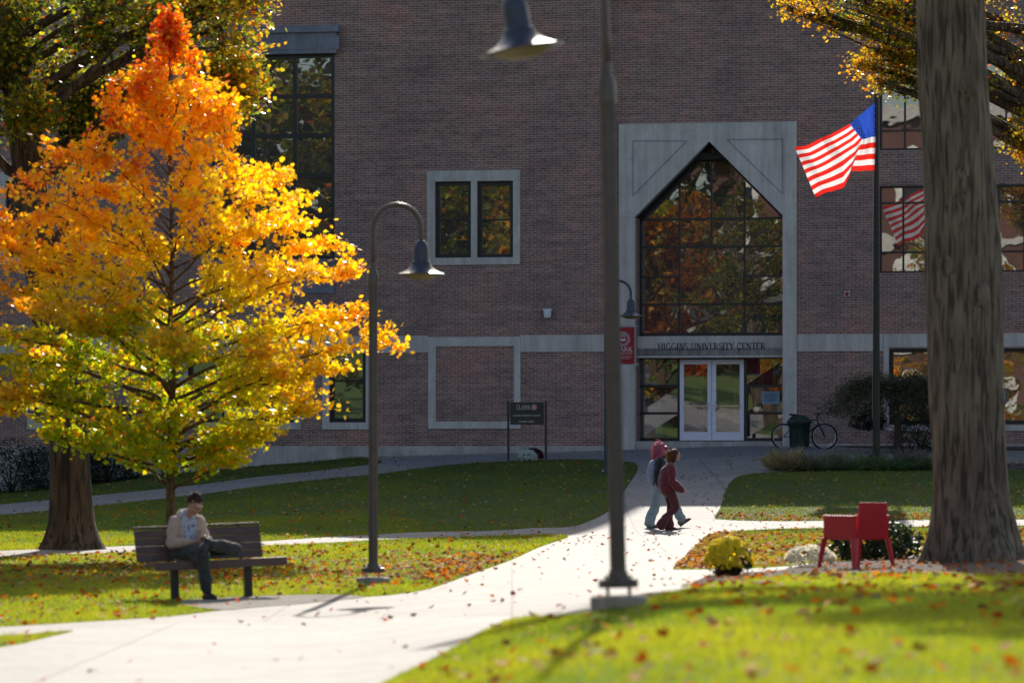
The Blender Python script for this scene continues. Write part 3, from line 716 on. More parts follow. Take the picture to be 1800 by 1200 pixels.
# ------------------------------------------------------------------ vegetation
def s2l(c): return np.array([((x/255+.055)/1.055)**2.4 if x/255 > .04045 else x/255/12.92 for x in c])
LEAF_MAPLE = np.array([(0,-.5),(.1,-.22),(.42,-.3),(.33,-.08),(.52,.12),(.27,.13),(.3,.36),(.12,.27),(0,.55),(-.12,.27),(-.3,.36),(-.27,.13),(-.52,.12),(-.33,-.08),(-.42,-.3),(-.1,-.22)])
LEAF_OVAL = np.array([(0,-.5),(.2,-.22),(.24,.1),(.1,.4),(0,.52),(-.1,.4),(-.24,.1),(-.2,-.22)])
LEAF_LONG = np.array([(0,-.5),(.1,-.2),(.11,.15),(0,.5),(-.11,.15),(-.1,-.2)])
LEAF_TRI = np.array([(0,-.5),(.26,.05),(0,.5),(-.26,.05)])
def leaves(name, pos, size, col, mat, parent=None, shape=LEAF_MAPLE, nrm=None, droop=0.0, curl=.25, up_bias=.6, seed=1):
    r = np.random.default_rng(seed); n = len(pos); k = len(shape)
    if nrm is None:
        nrm = r.normal(size=(n,3)); nrm[:,2] = np.abs(nrm[:,2]) + up_bias
    nrm = nrm/np.linalg.norm(nrm, axis=1, keepdims=True)
    a = r.normal(size=(n,3)); a[:,2] -= droop
    u = a - nrm*np.sum(a*nrm, axis=1, keepdims=True); u /= np.linalg.norm(u, axis=1, keepdims=True)+1e-9
    v = np.cross(nrm, u)
    size = size*np.ones(n) if np.isscalar(size) else size
    sx = shape[:,0][None,:,None]; sy = shape[:,1][None,:,None]
    cz = (curl*r.uniform(-.6,1.4,n))[:,None,None]*(sx**2 + .4*sy**2)
    V = pos[:,None,:] + size[:,None,None]*(v[:,None,:]*sx + u[:,None,:]*sy + nrm[:,None,:]*cz)
    Cc = np.repeat(col[:,None,:], k, axis=1)
    return np_mesh(name, V.reshape(-1,3), k, np.arange(n*k), mat, parent, Cc.reshape(-1,3))
def bez(p0, p1, p2, n=8):
    return [p0*(1-t)**2 + p1*2*t*(1-t) + p2*t*t for t in (i/(n-1) for i in range(n))]
def jit(pts, amp, r):
    return [p + Vector(r.normal(size=3))*amp*(0 if i in (0,) else 1) for i, p in enumerate(pts)]
def bark_mat(name, c1, c2, scale=9, vert=.18, bump=1.0):
    m, nt, out = new_mat(name)
    tc = nt.nodes.new('ShaderNodeTexCoord'); mp = nt.nodes.new('ShaderNodeMapping'); mp.inputs['Scale'].default_value = (1,1,vert)
    L(nt, tc.outputs['Object'], mp.inputs[0])
    n1 = noisetex(nt, scale, 6, .65, mp.outputs[0]); n2 = noisetex(nt, 1.1, 4, .6)
    mp2 = nt.nodes.new('ShaderNodeMapping'); mp2.inputs['Scale'].default_value = (1,1,vert*.45); L(nt, tc.outputs['Object'], mp2.inputs[0])
    n3 = N(nt, 'ShaderNodeTexNoise', Scale=scale*2.2, Detail=3.0, Roughness=.5, Distortion=.6); L(nt, mp2.outputs[0], n3.inputs['Vector'])
    fur = ramp(nt, n3.outputs['Fac'], [(.36, 0.0), (.47, .75), (.62, 1.0)])
    c = ramp(nt, n1, [(.3, c1), (.7, c2)])
    c = mixc(nt, 1.0, c, ramp(nt, fur, [(0, .38), (1, 1.12)]), 'MULTIPLY')
    c = mixc(nt, 1.0, c, ramp(nt, n2, [(.3, (.75,.72,.7)), (.7, (1.15,1.2,1.1))]), 'MULTIPLY')
    p = N(nt, 'ShaderNodeBsdfPrincipled', Roughness=.9); L(nt, c, p.inputs['Base Color'])
    hgt = N(nt, 'ShaderNodeMath', operation='ADD'); L(nt, fur, hgt.inputs[0]); L(nt, n1, hgt.inputs[1])
    b = N(nt, 'ShaderNodeBump', Strength=bump, Distance=.04); L(nt, hgt.outputs[0], b.inputs['Height']); L(nt, b.outputs[0], p.inputs['Normal'])
    L(nt, p.outputs[0], out.inputs[0]); return m
M['bark_oak'] = bark_mat('bark_furrowed', (.075,.05,.032), (.17,.115,.075), 8)
M['bark_big'] = bark_mat('bark_grey_brown', (.15,.118,.088), (.27,.215,.16), 9, .2)
M['bark_maple'] = bark_mat('bark_young', (.12,.075,.035), (.22,.14,.07), 14, .5, .5)
M['twig'] = pmat('twig_bark', (.05,.032,.022), .9)
M['leaf_maple'] = leafmat('maple_leaf', .32, .64, tgain=2.15, gloss=.9)
M['leaf_oak'] = leafmat('canopy_leaf', .35, .55, tgain=2.2, gloss=.45)
M['leaf_shrub'] = leafmat('shrub_leaf', .45, .25)
M['leaf_bed'] = leafmat('bed_leaf', .6, .3, tgain=2.0)
M['petal'] = leafmat('petal', .6, .5, tgain=1.8)

def trunk_mesh(mb, pts, radii, seg=28, flare=None, lump=.05, seed=0, roots=0):
    """organic trunk: rings with noise; flare widens the foot into roots"""
    pts = [Vector(p) for p in pts]; n = len(pts); vs = []
    for i, p in enumerate(pts):
        for k in range(seg):
            a = 2*math.pi*k/seg; r = radii[i]
            hz = p.z-pts[0].z
            r *= 1 + lump*noise.noise(Vector((math.cos(a)*1.6, math.sin(a)*1.6, hz*.5+seed*7)))*2 + lump*.5*noise.noise(Vector((math.cos(a)*5, math.sin(a)*5, hz*1.2+seed)))
            if lump and seg >= 30:
                q = Vector((math.cos(a)*5.5, math.sin(a)*5.5, hz*.55+seed)); r *= 1 + .022*(1-abs(noise.noise(q))*4) + .012*noise.noise(q*2.3)
            if flare: 
                fz = math.exp(-hz/flare[1]); r *= 1 + fz*flare[0]*(1+.55*math.sin(a*roots+seed) if roots else 1)
            vs.append(p + Vector((r*math.cos(a), r*math.sin(a), 0)))
    fs = [(i*seg+k, i*seg+(k+1) % seg, (i+1)*seg+(k+1) % seg, (i+1)*seg+k) for i in range(n-1) for k in range(seg)]
    fs.append(tuple(range((n-1)*seg, n*seg))); mb.add(vs, fs)
def dense(pts, rad, step=.15):
    P, Rr = [], []
    for i in range(len(pts)-1):
        a, b = Vector(pts[i]), Vector(pts[i+1]); k = max(1, int((b-a).length/step))
        for j in range(k): t = j/k; P.append(a.lerp(b, t)); Rr.append(rad[i]*(1-t)+rad[i+1]*t)
    P.append(Vector(pts[-1])); Rr.append(rad[-1]); return P, Rr
def trunk_at(pts, rad, z):
    for i in range(len(pts)-1):
        if pts[i][2] <= z <= pts[i+1][2]:
            t = (z-pts[i][2])/(pts[i+1][2]-pts[i][2]); return Vector(pts[i]).lerp(Vector(pts[i+1]), t), rad[i]*(1-t)+rad[i+1]*t
    return Vector(pts[-1]), rad[-1]

# ---- the young orange maple --------------------------------------------------
mbase = G(300, 985)
def young_maple():
    r = np.random.default_rng(11); base = mbase
    S = base.y/F                                     # metres per photo pixel at the tree
    t = empty('maple_tree', base, 0, 'young maple with orange and yellow-green leaves behind the bench', 'tree')
    zz = lambda py: CAMZ + (HOR-py)*S - base.z
    # silhouette of the crown: height -> half width left / right (metres)
    prof = [(826,20,20),(800,150,150),(770,220,190),(735,330,280),(700,430,365),(650,450,372),(600,460,408),(560,450,372),(500,440,358),(450,430,345),(400,410,305),(350,350,298),(310,320,262),(270,290,150),(250,250,125),(215,135,130),(150,112,105),(112,62,55),(80,28,28),(45,20,18),(22,5,6)]
    hs = [(zz(a), b*S, c*S) for a, b, c in prof]
    def half(z, ang):
        for i in range(len(hs)-1):
            if hs[i][0] <= z <= hs[i+1][0]:
                q = (z-hs[i][0])/(hs[i+1][0]-hs[i][0]); l = hs[i][1]*(1-q)+hs[i+1][1]*q; rr = hs[i][2]*(1-q)+hs[i+1][2]*q
                w = (1+math.cos(ang))/2; return l*(1-w)+rr*w
        return 0
    top = zz(28)
    tp = [(0,0,-.05),(.0,0,.6),(.0,0.02,1.3),(.03,0,2.2),(-.02,.02,3.2),(.02,0,4.4),(0,.03,5.4),(-.02,0,top)]
    tr = [.085,.07,.066,.056,.044,.03,.018,.006]
    mb = MB(); P_, R_ = dense(tp, tr, .12); trunk_mesh(mb, P_, R_, 14, (.5,.12), .05, 3)
    tips = []; prim = []
    nb = 92
    for i in range(nb):
        zs = 1.2 + (top-1.9)*((i+.5)/nb)**1.35 if i > 7 else 1.05+.07*i
        ang = i*2.39996 + r.uniform(-.3,.3)
        # target on the envelope
        if i < 8: zt = zs + r.uniform(.15,.75)
        elif i < 44: zt = zs + r.uniform(.1,1.1)
        else: zt = zs + r.uniform(.5,1.5)*(1-.3*i/nb)
        zt = min(zt, top-.1)
        rad = half(zt, ang)*(r.uniform(.8,1.0) if i < 50 else r.uniform(.72,1.02))
        if rad < .06: continue
        p0, r0 = trunk_at(tp, tr, zs); q = Vector((math.cos(ang)*rad, math.sin(ang)*rad*.9, zt))
        c = p0.lerp(q, .45) + Vector((0,0,(-.05 if i < 8 else .22)*(q-p0).length*.5))
        pts = bez(p0, c, q, 9); pts = jit(pts, .018, r)
        rr0 = min(r0*.62, .012+.012*(q-p0).length)
        mb.tube(pts, [rr0*(1-.85*k/8) for k in range(9)], 6); prim.append(pts)
        L_ = (q-p0).length
        for j in range(int((4 if i < 80 else 2)+L_*(6.2 if i < 34 else 4.2))):
            f = r.uniform(.22, 1.0)**.8; k = min(7, int(f*8)); b0 = pts[k].lerp(pts[k+1], f*8-k)
            d = (pts[k+1]-pts[k]).normalized()
            e = Vector(r.normal(size=3)); e.z = abs(e.z)*.5+.1; e = (e.normalized()*1.0 + d*.8).normalized()
            ll = r.uniform(.28,.8)*(1.15-.45*f)*(1 if L_ > 1 else .6)
            tip = b0 + e*ll; 
            rr = math.hypot(tip.x, tip.y); hm = half(tip.z, math.atan2(tip.y, tip.x))
            if rr > hm*1.05 and rr > 0: tip.x *= hm*1.0/rr; tip.y *= hm*1.0/rr
            if tip.z < hs[0][0]: continue
            mid_ = b0.lerp(tip, .5) + Vector((0,0,.04)); mb.tube([b0, mid_, tip], [.007,.005,.002], 4)
            tips.append((b0, mid_, tip))
    mb.build('trunk', M['bark_maple'], t, smooth=True)
    pos = []
    for b0, m_, tip in tips:
        k = int(r.uniform(30, 56))
        s = r.uniform(.25, 1.08, k)
        base_ = np.array(b0)[None]*(1-s[:,None]) + np.array(tip)[None]*s[:,None]
        pos.append(base_ + r.normal(size=(k,3))*np.array([.085,.085,.05]) + np.array([0,0,-.03]))
    pos = np.concatenate(pos)
    # a straggling sprig low on the left
    sp = G(300,985); a_ = np.array([(140-300)*S, -.4, zz(785)]); k = 26
    pos = np.concatenate([pos, a_ + r.normal(size=(k,3))*np.array([.09,.09,.1])])
    cull = np.array([noise.noise(Vector(p)*2.1+Vector((9,4,2)))+.5*noise.noise(Vector(p)*4.6) for p in pos]); pos = pos[cull > -.30-.15*r.random(len(pos))]
    n = len(pos)
    u = pos[:,0]/S+300; v = (zz(0)-pos[:,2])/S      # photo-like coordinates used as a colour field on the crown
    nz = np.array([noise.noise(Vector(p)*1.1) for p in pos])*.55 + r.normal(size=n)*.13
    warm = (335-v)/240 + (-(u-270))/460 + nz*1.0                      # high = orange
    right = np.clip((u-330)/300, 0, 1)
    edge = np.clip((np.hypot(pos[:,0], pos[:,1])/3.0), 0, 1)
    g = np.clip((v-375)/160 - .45*edge - .15*right + nz*.6, 0, 1)      # green low inside
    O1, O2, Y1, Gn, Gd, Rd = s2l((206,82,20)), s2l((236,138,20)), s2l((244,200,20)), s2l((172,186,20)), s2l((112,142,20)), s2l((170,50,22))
    w = np.clip(warm*.5+.3 - .22*right, 0, 1)[:,None]
    col = Y1*(1-w) + O2*w
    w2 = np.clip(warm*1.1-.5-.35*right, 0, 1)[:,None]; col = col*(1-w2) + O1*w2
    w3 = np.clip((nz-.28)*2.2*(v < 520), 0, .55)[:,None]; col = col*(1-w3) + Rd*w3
    w4 = g[:,None]; col = col*(1-w4) + (Gn*.6+Gd*.4)*w4
    cB = np.clip((u-330)/260, 0, 1)*np.clip((v-330)/120, 0, 1)*.6; col = col*(1-cB[:,None]) + Y1*cB[:,None]*1.05
    w5 = np.clip(edge*1.6-1.05+nz, 0, 1)[:,None]*(v > 420)[:,None]*.8; col = col*(1-w5)+O2*w5
    # warm-yellow speckle inside the greens
    sel = (r.random(n) < .22); col[sel] = (Y1*.7+Gn*.3)
    sel = (r.random(n) < .05); col[sel] = O2
    col *= r.uniform(.75,1.15,n)[:,None]
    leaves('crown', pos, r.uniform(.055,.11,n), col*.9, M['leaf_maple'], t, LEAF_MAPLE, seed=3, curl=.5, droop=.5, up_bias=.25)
    return n
print('maple leaves', young_maple())

# ---- a generic broad tree ----------------------------------------------------
def broad_tree(name, label, base, tp, tr, barkm, lobes, leafn, leafsize, colf, group=None, flare=(.5,.3), roots=5, limbs=None, seed=0, lump=.05, twn=9, zmin=0, cat='tree', shape=LEAF_MAPLE, up_bias=.3):
    r = np.random.default_rng(seed); t = empty(name, base, 0, label, cat, group)
    mb = MB(); P_, R_ = dense(tp, tr, .12); trunk_mesh(mb, P_, R_, 96, flare, lump, seed, roots)
    tips = []
    for (c, rad) in lobes:          # leaf masses: each fed by a limb from the trunk
        c = Vector(c); z0 = max(tp[0][2]+1.2, zmin, min(tp[-1][2]*.97, c.z - .55*math.hypot(c.x, c.y)-.2*rad[2])); p0, r0 = trunk_at(tp, tr, z0)
        q = c; L_ = (q-p0).length; ctrl = p0.lerp(q, .45)+Vector((0,0,.12*L_)); pts = jit(bez(p0, ctrl, q, 10), .02*L_/3, r)
        rr = min(r0*.6, .03+.022*L_); mb.tube(pts, [rr*(1-.7*k/9) for k in range(10)], 8)
        for j in range(twn):
            k = int(r.integers(4, 10)); b0 = pts[k]
            e = Vector(r.normal(size=3)).normalized(); tip = c + Vector((e.x*rad[0], e.y*rad[1], e.z*rad[2]))*r.uniform(.6,1)
            m_ = b0.lerp(tip, .5)+Vector(r.normal(size=3))*.1; mb.tube([b0, m_, tip], [rr*.28, rr*.18, .006], 5)
            for q_ in range(5):
                s = r.uniform(.3,1); bb = b0.lerp(m_, s*2) if s < .5 else m_.lerp(tip, s*2-1)
                e2 = Vector(r.normal(size=3)).normalized()*r.uniform(.3,.75)*min(rad)*.8; t2 = bb+e2; mb.tube([bb, bb.lerp(t2,.5), t2], [.012,.008,.003], 4); tips.append((bb, t2, len(tips)))
    for pts, rd in (limbs or []): mb.tube(jit([Vector(p) for p in pts], .02, r), rd, 10)
    mb.build('trunk', barkm, t, smooth=True)
    if leafn:
        idx = r.integers(0, len(tips), leafn//7+1); A = np.array([tuple(x[0]) for x in tips]); B = np.array([tuple(x[1]) for x in tips])
        s = r.uniform(.25,1.15,len(idx))[:,None]; cen = A[idx]*(1-s)+B[idx]*s + r.normal(size=(len(idx),3))*.1
        pos = (cen[:,None,:] + r.normal(size=(len(idx),7,3))*np.array([.13,.13,.09])).reshape(-1,3); n = len(pos)
        nz = np.array([noise.noise(Vector(p)*.9) for p in pos])
        leaves('crown', pos, r.uniform(.75,1.25,n)*leafsize, colf(pos, nz, r), M['leaf_oak'], t, shape, seed=seed+1, curl=.4, up_bias=up_bias)
    return t
DG, MG, YG, YO, OR, BR = s2l((60,74,24)), s2l((112,126,30)), s2l((170,160,30)), s2l((225,170,30)), s2l((215,105,22)), s2l((120,80,40))
def col_oak(pos, nz, r):
    n = len(pos); right = np.clip((pos[:,0]-1.2)/2.6, 0, 1) + nz*.5
    w = np.clip(right + r.normal(size=n)*.22, 0, 1)[:,None]
    c = DG*(1-w)+YO*w; s = r.random(n)
    c[s < .3] = MG; c[(s > .76)] = YG; c[(s > .96)] = OR
    return c*r.uniform(.7,1.2,n)[:,None]
def col_right(pos, nz, r):
    n = len(pos); w = np.clip(.42+nz*.8+r.normal(size=n)*.25, 0, 1)[:,None]
    c = (MG*.8)*(1-w)+YO*w; s = r.random(n); c[s < .1] = OR; c[s > .88] = YG
    return c*r.uniform(.7,1.2,n)[:,None]
# the old tree at the left: trunk foot at (125,965)
ob = G(125, 966); so = ob.y/F
ox = lambda px: (px-125)*so
oz = lambda py: CAMZ+(HOR-py)*so-ob.z
tp = [(0,0,-.1),(0,0,.5),(ox(122),0,1.6),(ox(112),.1,2.6),(ox(85),.1,oz(560)),(ox(62),.15,oz(400)),(ox(48),.2,oz(300)),(ox(30),.2,oz(170)),(ox(14),.2,oz(60)),(ox(-10),.2,oz(-160)),(ox(-20),.2,oz(-420))]
tr = [.38,.34,.31,.29,.27,.26,.25,.24,.22,.16,.07]
lob = [((ox(x), dy, oz(y)), (rx*so, rx*so*.9, rz*so)) for x, y, rx, rz, dy in
  [(60,60,110,80,-.6),(170,40,110,80,-.9),(280,20,110,75,.4),(390,50,95,75,-.3),(430,120,60,50,.2),(230,130,110,60,.8),(120,150,90,60,.9),(-20,120,100,90,0),(0,10,100,90,.8),(340,-60,120,80,.2),(130,-90,160,90,-.5),(460,-20,60,60,.4),(150,200,60,30,.5),(150,250,35,40,.3),(260,190,60,35,1.0),(-120,20,120,120,-.4),(-60,-180,180,100,.4),(260,-200,170,90,-.6),(60,-320,190,100,.3),(-190,150,90,70,.3),(420,160,40,30,.1),(60,200,60,30,-1.2),(-100,210,70,50,.6)]]
limbs = [([(ox(75),.1,oz(500)),(ox(105),.1,oz(430)),(ox(140),.2,oz(330)),(ox(185),.3,oz(250)),(ox(235),.2,oz(130)),(ox(262),.1,oz(60))],[.13,.115,.1,.085,.06,.035]),
         ([(ox(40),.2,oz(260)),(ox(90),0,oz(190)),(ox(160),-.2,oz(130)),(ox(230),-.3,oz(60))],[.1,.08,.06,.04])]
oak = broad_tree('shade_tree', 'old tree with thick furrowed trunk and dark green-gold canopy behind the maple', ob, tp, tr, M['bark_oak'], lob, 30000, .085, col_oak, flare=(.55,.28), roots=5, limbs=limbs, seed=21, lump=.04)
# the big dark trunk at the right, crown above the picture
rb = G(1712, 988); sr = rb.y/F
rx = lambda px: (px-1712)*sr
rz = lambda py: CAMZ+(HOR-py)*sr-rb.z
tp = [(0,0,-.15),(0,0,.35),(rx(1706),0,rz(860)),(rx(1697),0,rz(720)),(rx(1693),0,rz(600)),(rx(1690),0,rz(450)),(rx(1684),0,rz(300)),(rx(1677),0,rz(150)),(rx(1672),0,rz(20)),(rx(1668),0,rz(-150)),(rx(1675),0,rz(-500)),(rx(1680),0,rz(-800))]
tr = [.56,.52,.455,.45,.465,.47,.45,.43,.405,.36,.22,.1]
lob = [((x, y, z), (a, a, b)) for x, y, z, a, b in [(-2.2,-1,10.5,1.4,.9),(1.8,-1.5,10,1.5,.9),(0.2,1.8,11,1.6,1),(3.6,.5,9.6,1.4,.8),(.4,-2.6,11.4,1.5,.9),(-3.2,1.2,12.2,1.3,.9),(2,1.5,12.4,1.6,1),(-.8,0,13.5,1.8,1.1),(4.6,-2,11.6,1.3,.9),(-1.6,-3.4,12.6,1.2,.8),(-3.0,2.5,10.2,1.4,.6),(-4.2,3,11.8,1.2,.6),(1.2,-6,10.5,1.5,.6),(-1.2,-9,10.5,1.4,.6),(2.6,-9,11,1.5,.7),(-1.0,-11,10.5,1.4,.5),(1.6,-12.5,10.5,1.6,.6),(4,-9,10.5,1.5,.6),(-2.1,-6.6,10,.95,.4),(-.6,-7.2,10.2,1.0,.4),(1.0,-7.6,10,1.1,.4),(2.6,-7.0,10.2,1.1,.4)]]
big = broad_tree('shade_tree', 'massive grey-brown tree trunk beside the red chair with roots in mulch', rb, tp, tr, M['bark_big'], lob, 19000, .17, col_right, flare=(.30,.28), roots=6, seed=33, lump=.07, zmin=7.9,
   limbs=[([(0,0,8.5),(-1.5,.8,9.3),(-3,1.8,9.9),(-4.4,2.6,10.3)],[.2,.16,.12,.06]),([(0,0,8.8),(.2,-2,9.4),(.3,-6,9.8),(-.6,-11,10.3)],[.2,.17,.12,.06])])
# swollen knot and burl on the trunk
for px_, py_, r_ in ((1682,330,.17),(1660,470,.12),(1716,520,.13),(1692,160,.1)):
    mb = MB(); mb.ball((rx(px_), -.36, rz(py_)), (r_, .14, r_*1.5), None, 14, 10); mb.build('burl', M['bark_big'], big, smooth=True)
# canopy tree behind the flagpole, its trunk outside the frame on the right
cb = at(2010, 80); sc_ = cb.y/F
cx = lambda px: (px-2010)*sc_
cz = lambda py: CAMZ+(HOR-py)*sc_-cb.z
tp = [(0,0,-.1),(0,0,1),(-.05,0,3),(0,0,6),(-.1,0,9),(0,0,12),(0,0,14)]; tr = [.36,.32,.29,.27,.22,.14,.06]
lob = [((cx(x), dy, cz(y)), (a*sc_, a*sc_, b*sc_)) for x, y, a, b, dy in
  [(1800,60,75,60,0),(1790,140,45,55,.6),(1800,210,40,45,-.5),(1790,255,22,28,.1),(1880,120,80,90,.9),(1570,10,70,32,.2),(1500,0,60,25,-.4),(1580,60,50,30,.8),(1545,90,34,24,.1),(1600,95,30,20,-.6),(1650,-20,110,50,1.1),(1460,25,34,10,.2),(1510,110,14,12,.1),(1540,145,14,10,.0),(1740,-80,140,80,-.8),(1480,-60,120,45,.6),(1900,-60,150,100,0),(1380,5,22,8,.3),(1900,280,70,80,.4),(2100,60,120,120,0),(1530,50,40,25,-.8),(1410,-40,90,26,.0)]]
limbs = [([(cx(2000),0,cz(200)),(cx(1900),0,cz(90)),(cx(1800),.1,cz(48)),(cx(1735),.1,cz(45)),(cx(1640),.1,cz(10)),(cx(1540),.1,cz(0))],[.16,.12,.11,.1,.05,.03])]
broad_tree('shade_tree', 'tree with small gold and green leaves hanging over the flagpole', cb, tp, tr, M['bark_oak'], lob, 15000, .075, col_right, seed=41, limbs=limbs, twn=8)
# trees outside the picture, seen mirrored in the entrance glass
def col_orange(pos, nz, r):
    n = len(pos); w = np.clip(.5+nz*.9+r.normal(size=n)*.2, 0, 1)[:,None]
    lo_ = np.clip((3.6-pos[:,2])/3, 0, 1)[:,None]
    c = OR*(1-w)+YO*w; c = c*(1-lo_)+YG*lo_
    bb_ = (r.random(n) < .4)[:,None]; c = np.where(bb_, BR*.9, c*.75)
    return c*r.uniform(.5,1.1,n)[:,None]
def mirror_tree(x, y, hgt, rad, seed, colf, label, n=9000, low=.22):
    b = Vector((x, y, h(x, y))); rr = np.random.default_rng(seed)
    tp = [(0,0,-.1),(0,0,1.5),(.1,0,hgt*.5),(0,.1,hgt*.9)]; tr = [.3,.24,.17,.05]
    lob = []
    for k in range(16):
        a = k*2.4; f = (k+.5)/16; zc = hgt*(low+(.96-low)*f); q = rad*math.sin(math.pi*(.18+.74*f))*rr.uniform(.4,.75)
        lob.append(((math.cos(a)*q, math.sin(a)*q, zc), (rad*.42, rad*.42, hgt*.1)))
    broad_tree('shade_tree', label, b, tp, tr, M['bark_oak'], lob, n, .22, colf, seed=seed, twn=6)
mirror_tree(-14.2, 55, 12.5, 4.6, 51, col_orange, 'tall orange tree off to the left of the lawn, mirrored in the entrance glass', 14000, .42)
mirror_tree(-22.5, 42, 18, 6.5, 52, col_oak, 'dark green tree off to the left, mirrored in the arched window', 15000)
mirror_tree(-17.5, 70, 15, 4.6, 53, col_oak, 'green tree near the far left path, mirrored in the brick wing windows', 12000)
mirror_tree(-29, 60, 19, 6.5, 54, col_oak, 'gold-green tree far to the left, mirrored in the tall bay window', 14000)
mirror_tree(-31, 22, 18, 7.0, 55, col_right, 'broad gold-leaved tree far to the left, mirrored in the arched window', 14000)
mirror_tree(-14, 4, 15, 5.0, 56, col_right, 'gold-leaved tree behind the photographer, mirrored in the right wing windows', 8000)

wr = np.random.default_rng(91); n = 24000
wx, wy = wr.uniform(-125, -37, n), wr.uniform(-34, -6, n); top_ = np.array([20+6*noise.noise(Vector((a*.12, 0, 3))) for a in wx])
wz = np.array([h(a, b) for a, b in zip(wx, wy)]) + wr.random(n)*top_
nz = np.array([noise.noise(Vector((a*.2, b*.2, c*.25))) for a, b, c in zip(wx, wy, wz)]); ww = np.clip(.4+nz+wr.normal(size=n)*.2, 0, 1)[:,None]
wd_ = leaves('distant_woods', np.c_[wx, wy, wz], wr.uniform(.7,1.3,n), (DG*(1-ww)+BR*.8*ww)*wr.uniform(.6,1.2,n)[:,None], M['leaf_oak'], None, LEAF_MAPLE, seed=5); tag(wd_, kind='stuff')
# ---- shrubs, flowers -----------------------------------------------------------
def shrub(name, label, cat, base, r3, n, size, c1, c2, shape=LEAF_OVAL, seed=0, mat='leaf_shrub', stems=8, group=None, zoff=.5, up=.4):
    r = np.random.default_rng(seed); t = empty(name, base, 0, label, cat, group); mb = MB(); A = []
    for k in range(stems):
        a = k*2.4; e = Vector((math.cos(a)*r3[0]*.6, math.sin(a)*r3[1]*.6, r3[2]*r.uniform(.9,1.6)))
        pts = bez(Vector((0,0,-.03)), Vector((e.x*.3, e.y*.3, e.z*.6)), e, 6); mb.tube(pts, [.02,.017,.014,.01,.007,.003], 5)
    mb.build('stem', M['twig'], t, smooth=True)
    d = r.normal(size=(n,3)); d /= np.linalg.norm(d, axis=1, keepdims=True); q = r.uniform(.45,1.0,n)**.6
    lump = np.array([1+.32*noise.noise(Vector(x)*2.1+Vector((seed,0,0)))+.18*noise.noise(Vector(x)*5) for x in d])
    pos = d*q[:,None]*lump[:,None]*np.array(r3); pos[:,2] += r3[2]*zoff*2*.5+.05; pos = pos[pos[:,2] > .01]; n = len(pos)
    nz = np.array([noise.noise(Vector(p)*4) for p in pos]); w = np.clip(.5+nz+r.normal(size=n)*.25, 0, 1)[:,None]
    leaves('foliage', pos, r.uniform(.7,1.3,n)*size, (np.array(c1)*(1-w)+np.array(c2)*w)*r.uniform(.7,1.2,n)[:,None], M[mat], t, shape, seed=seed, up_bias=up)
    return t
yew1, yew2 = (.012,.02,.010), (.03,.045,.018)
for k, (px_, Y_, rr_, hz) in enumerate(((20,104.5,1.5,1.5),(110,104,1.4,1.3),(190,104.6,1.1,1.15))):
    lab = ['broad dark yew shrub against the building at the left edge','dark yew shrub behind the old furrowed trunk','small dark yew shrub right of the old trunk by the wall'][k]
    shrub('yew_shrub', lab, 'shrub', at(px_, Y_), (rr_, rr_*.8, hz*.62), 5200, .11, yew1, yew2, LEAF_LONG, 60+k, group='yew shrubs along the left wall')
shrub('rhododendron', 'glossy dark green shrub growing behind the red chair', 'shrub', G(1545,986)+Vector((0,.5,0)), (.62,.55,.36), 2600, .085, (.02,.04,.012), (.06,.09,.025), LEAF_OVAL, 71)
shrub('azalea_shrub', 'bushy green shrub against the wall behind the big trunk', 'shrub', at(1618, 101.2), (.85,.7,.75), 3600, .1, (.02,.04,.015), (.05,.075,.03), LEAF_LONG, 72)
shrub('dwarf_pine', 'dark rounded shrub between the flagpole and the brick wall', 'shrub', at(1527, 101.8)+Vector((0,0,.55)), (.5,.45,.34), 2200, .09, (.012,.022,.012), (.03,.05,.02), LEAF_LONG, 73)
# weeping tree
wb = at(1577, 100.6); sw = wb.y/F
t = empty('weeping_tree', wb, 0, 'low weeping ornamental tree with dark umbrella crown behind the flagpole', 'tree')
mb = MB(); P_, R_ = dense([(0,0,-.05),(.02,0,.6),(-.03,0,1.2),(0,0,1.55)], [.11,.09,.085,.08], .1); trunk_mesh(mb, P_, R_, 12, (.4,.1), .06, 5)
r = np.random.default_rng(77); tips = []
for k in range(34):
    a = k*2.4; rr_ = r.uniform(.7,1.0); q = Vector((math.cos(a)*1.75*rr_-.1, math.sin(a)*1.3*rr_, 1.15+.2*r.random())); cc = Vector((q.x*.6, q.y*.6, 2.25+.3*r.random()))
    pts = bez(Vector((0,0,1.45)), cc, q, 8); mb.tube(pts, [.03,.026,.022,.018,.013,.009,.006,.003], 5); tips.append(pts)
mb.build('trunk', M['twig'], t, smooth=True)
pos = []
for pts in tips:
    for k in range(2, 8):
        p = np.array(pts[k]); pos.append(p + r.normal(size=(85,3))*np.array([.2,.2,.12]) - np.array([0,0,.06]))
pos = np.concatenate(pos); n = len(pos); w = r.random(n)[:,None]
leaves('crown', pos, r.uniform(.07,.13,n), np.array((.04,.05,.02))*(1-w)+np.array((.11,.10,.045))*w, M['leaf_shrub'], t, LEAF_LONG, droop=1.2, seed=8)

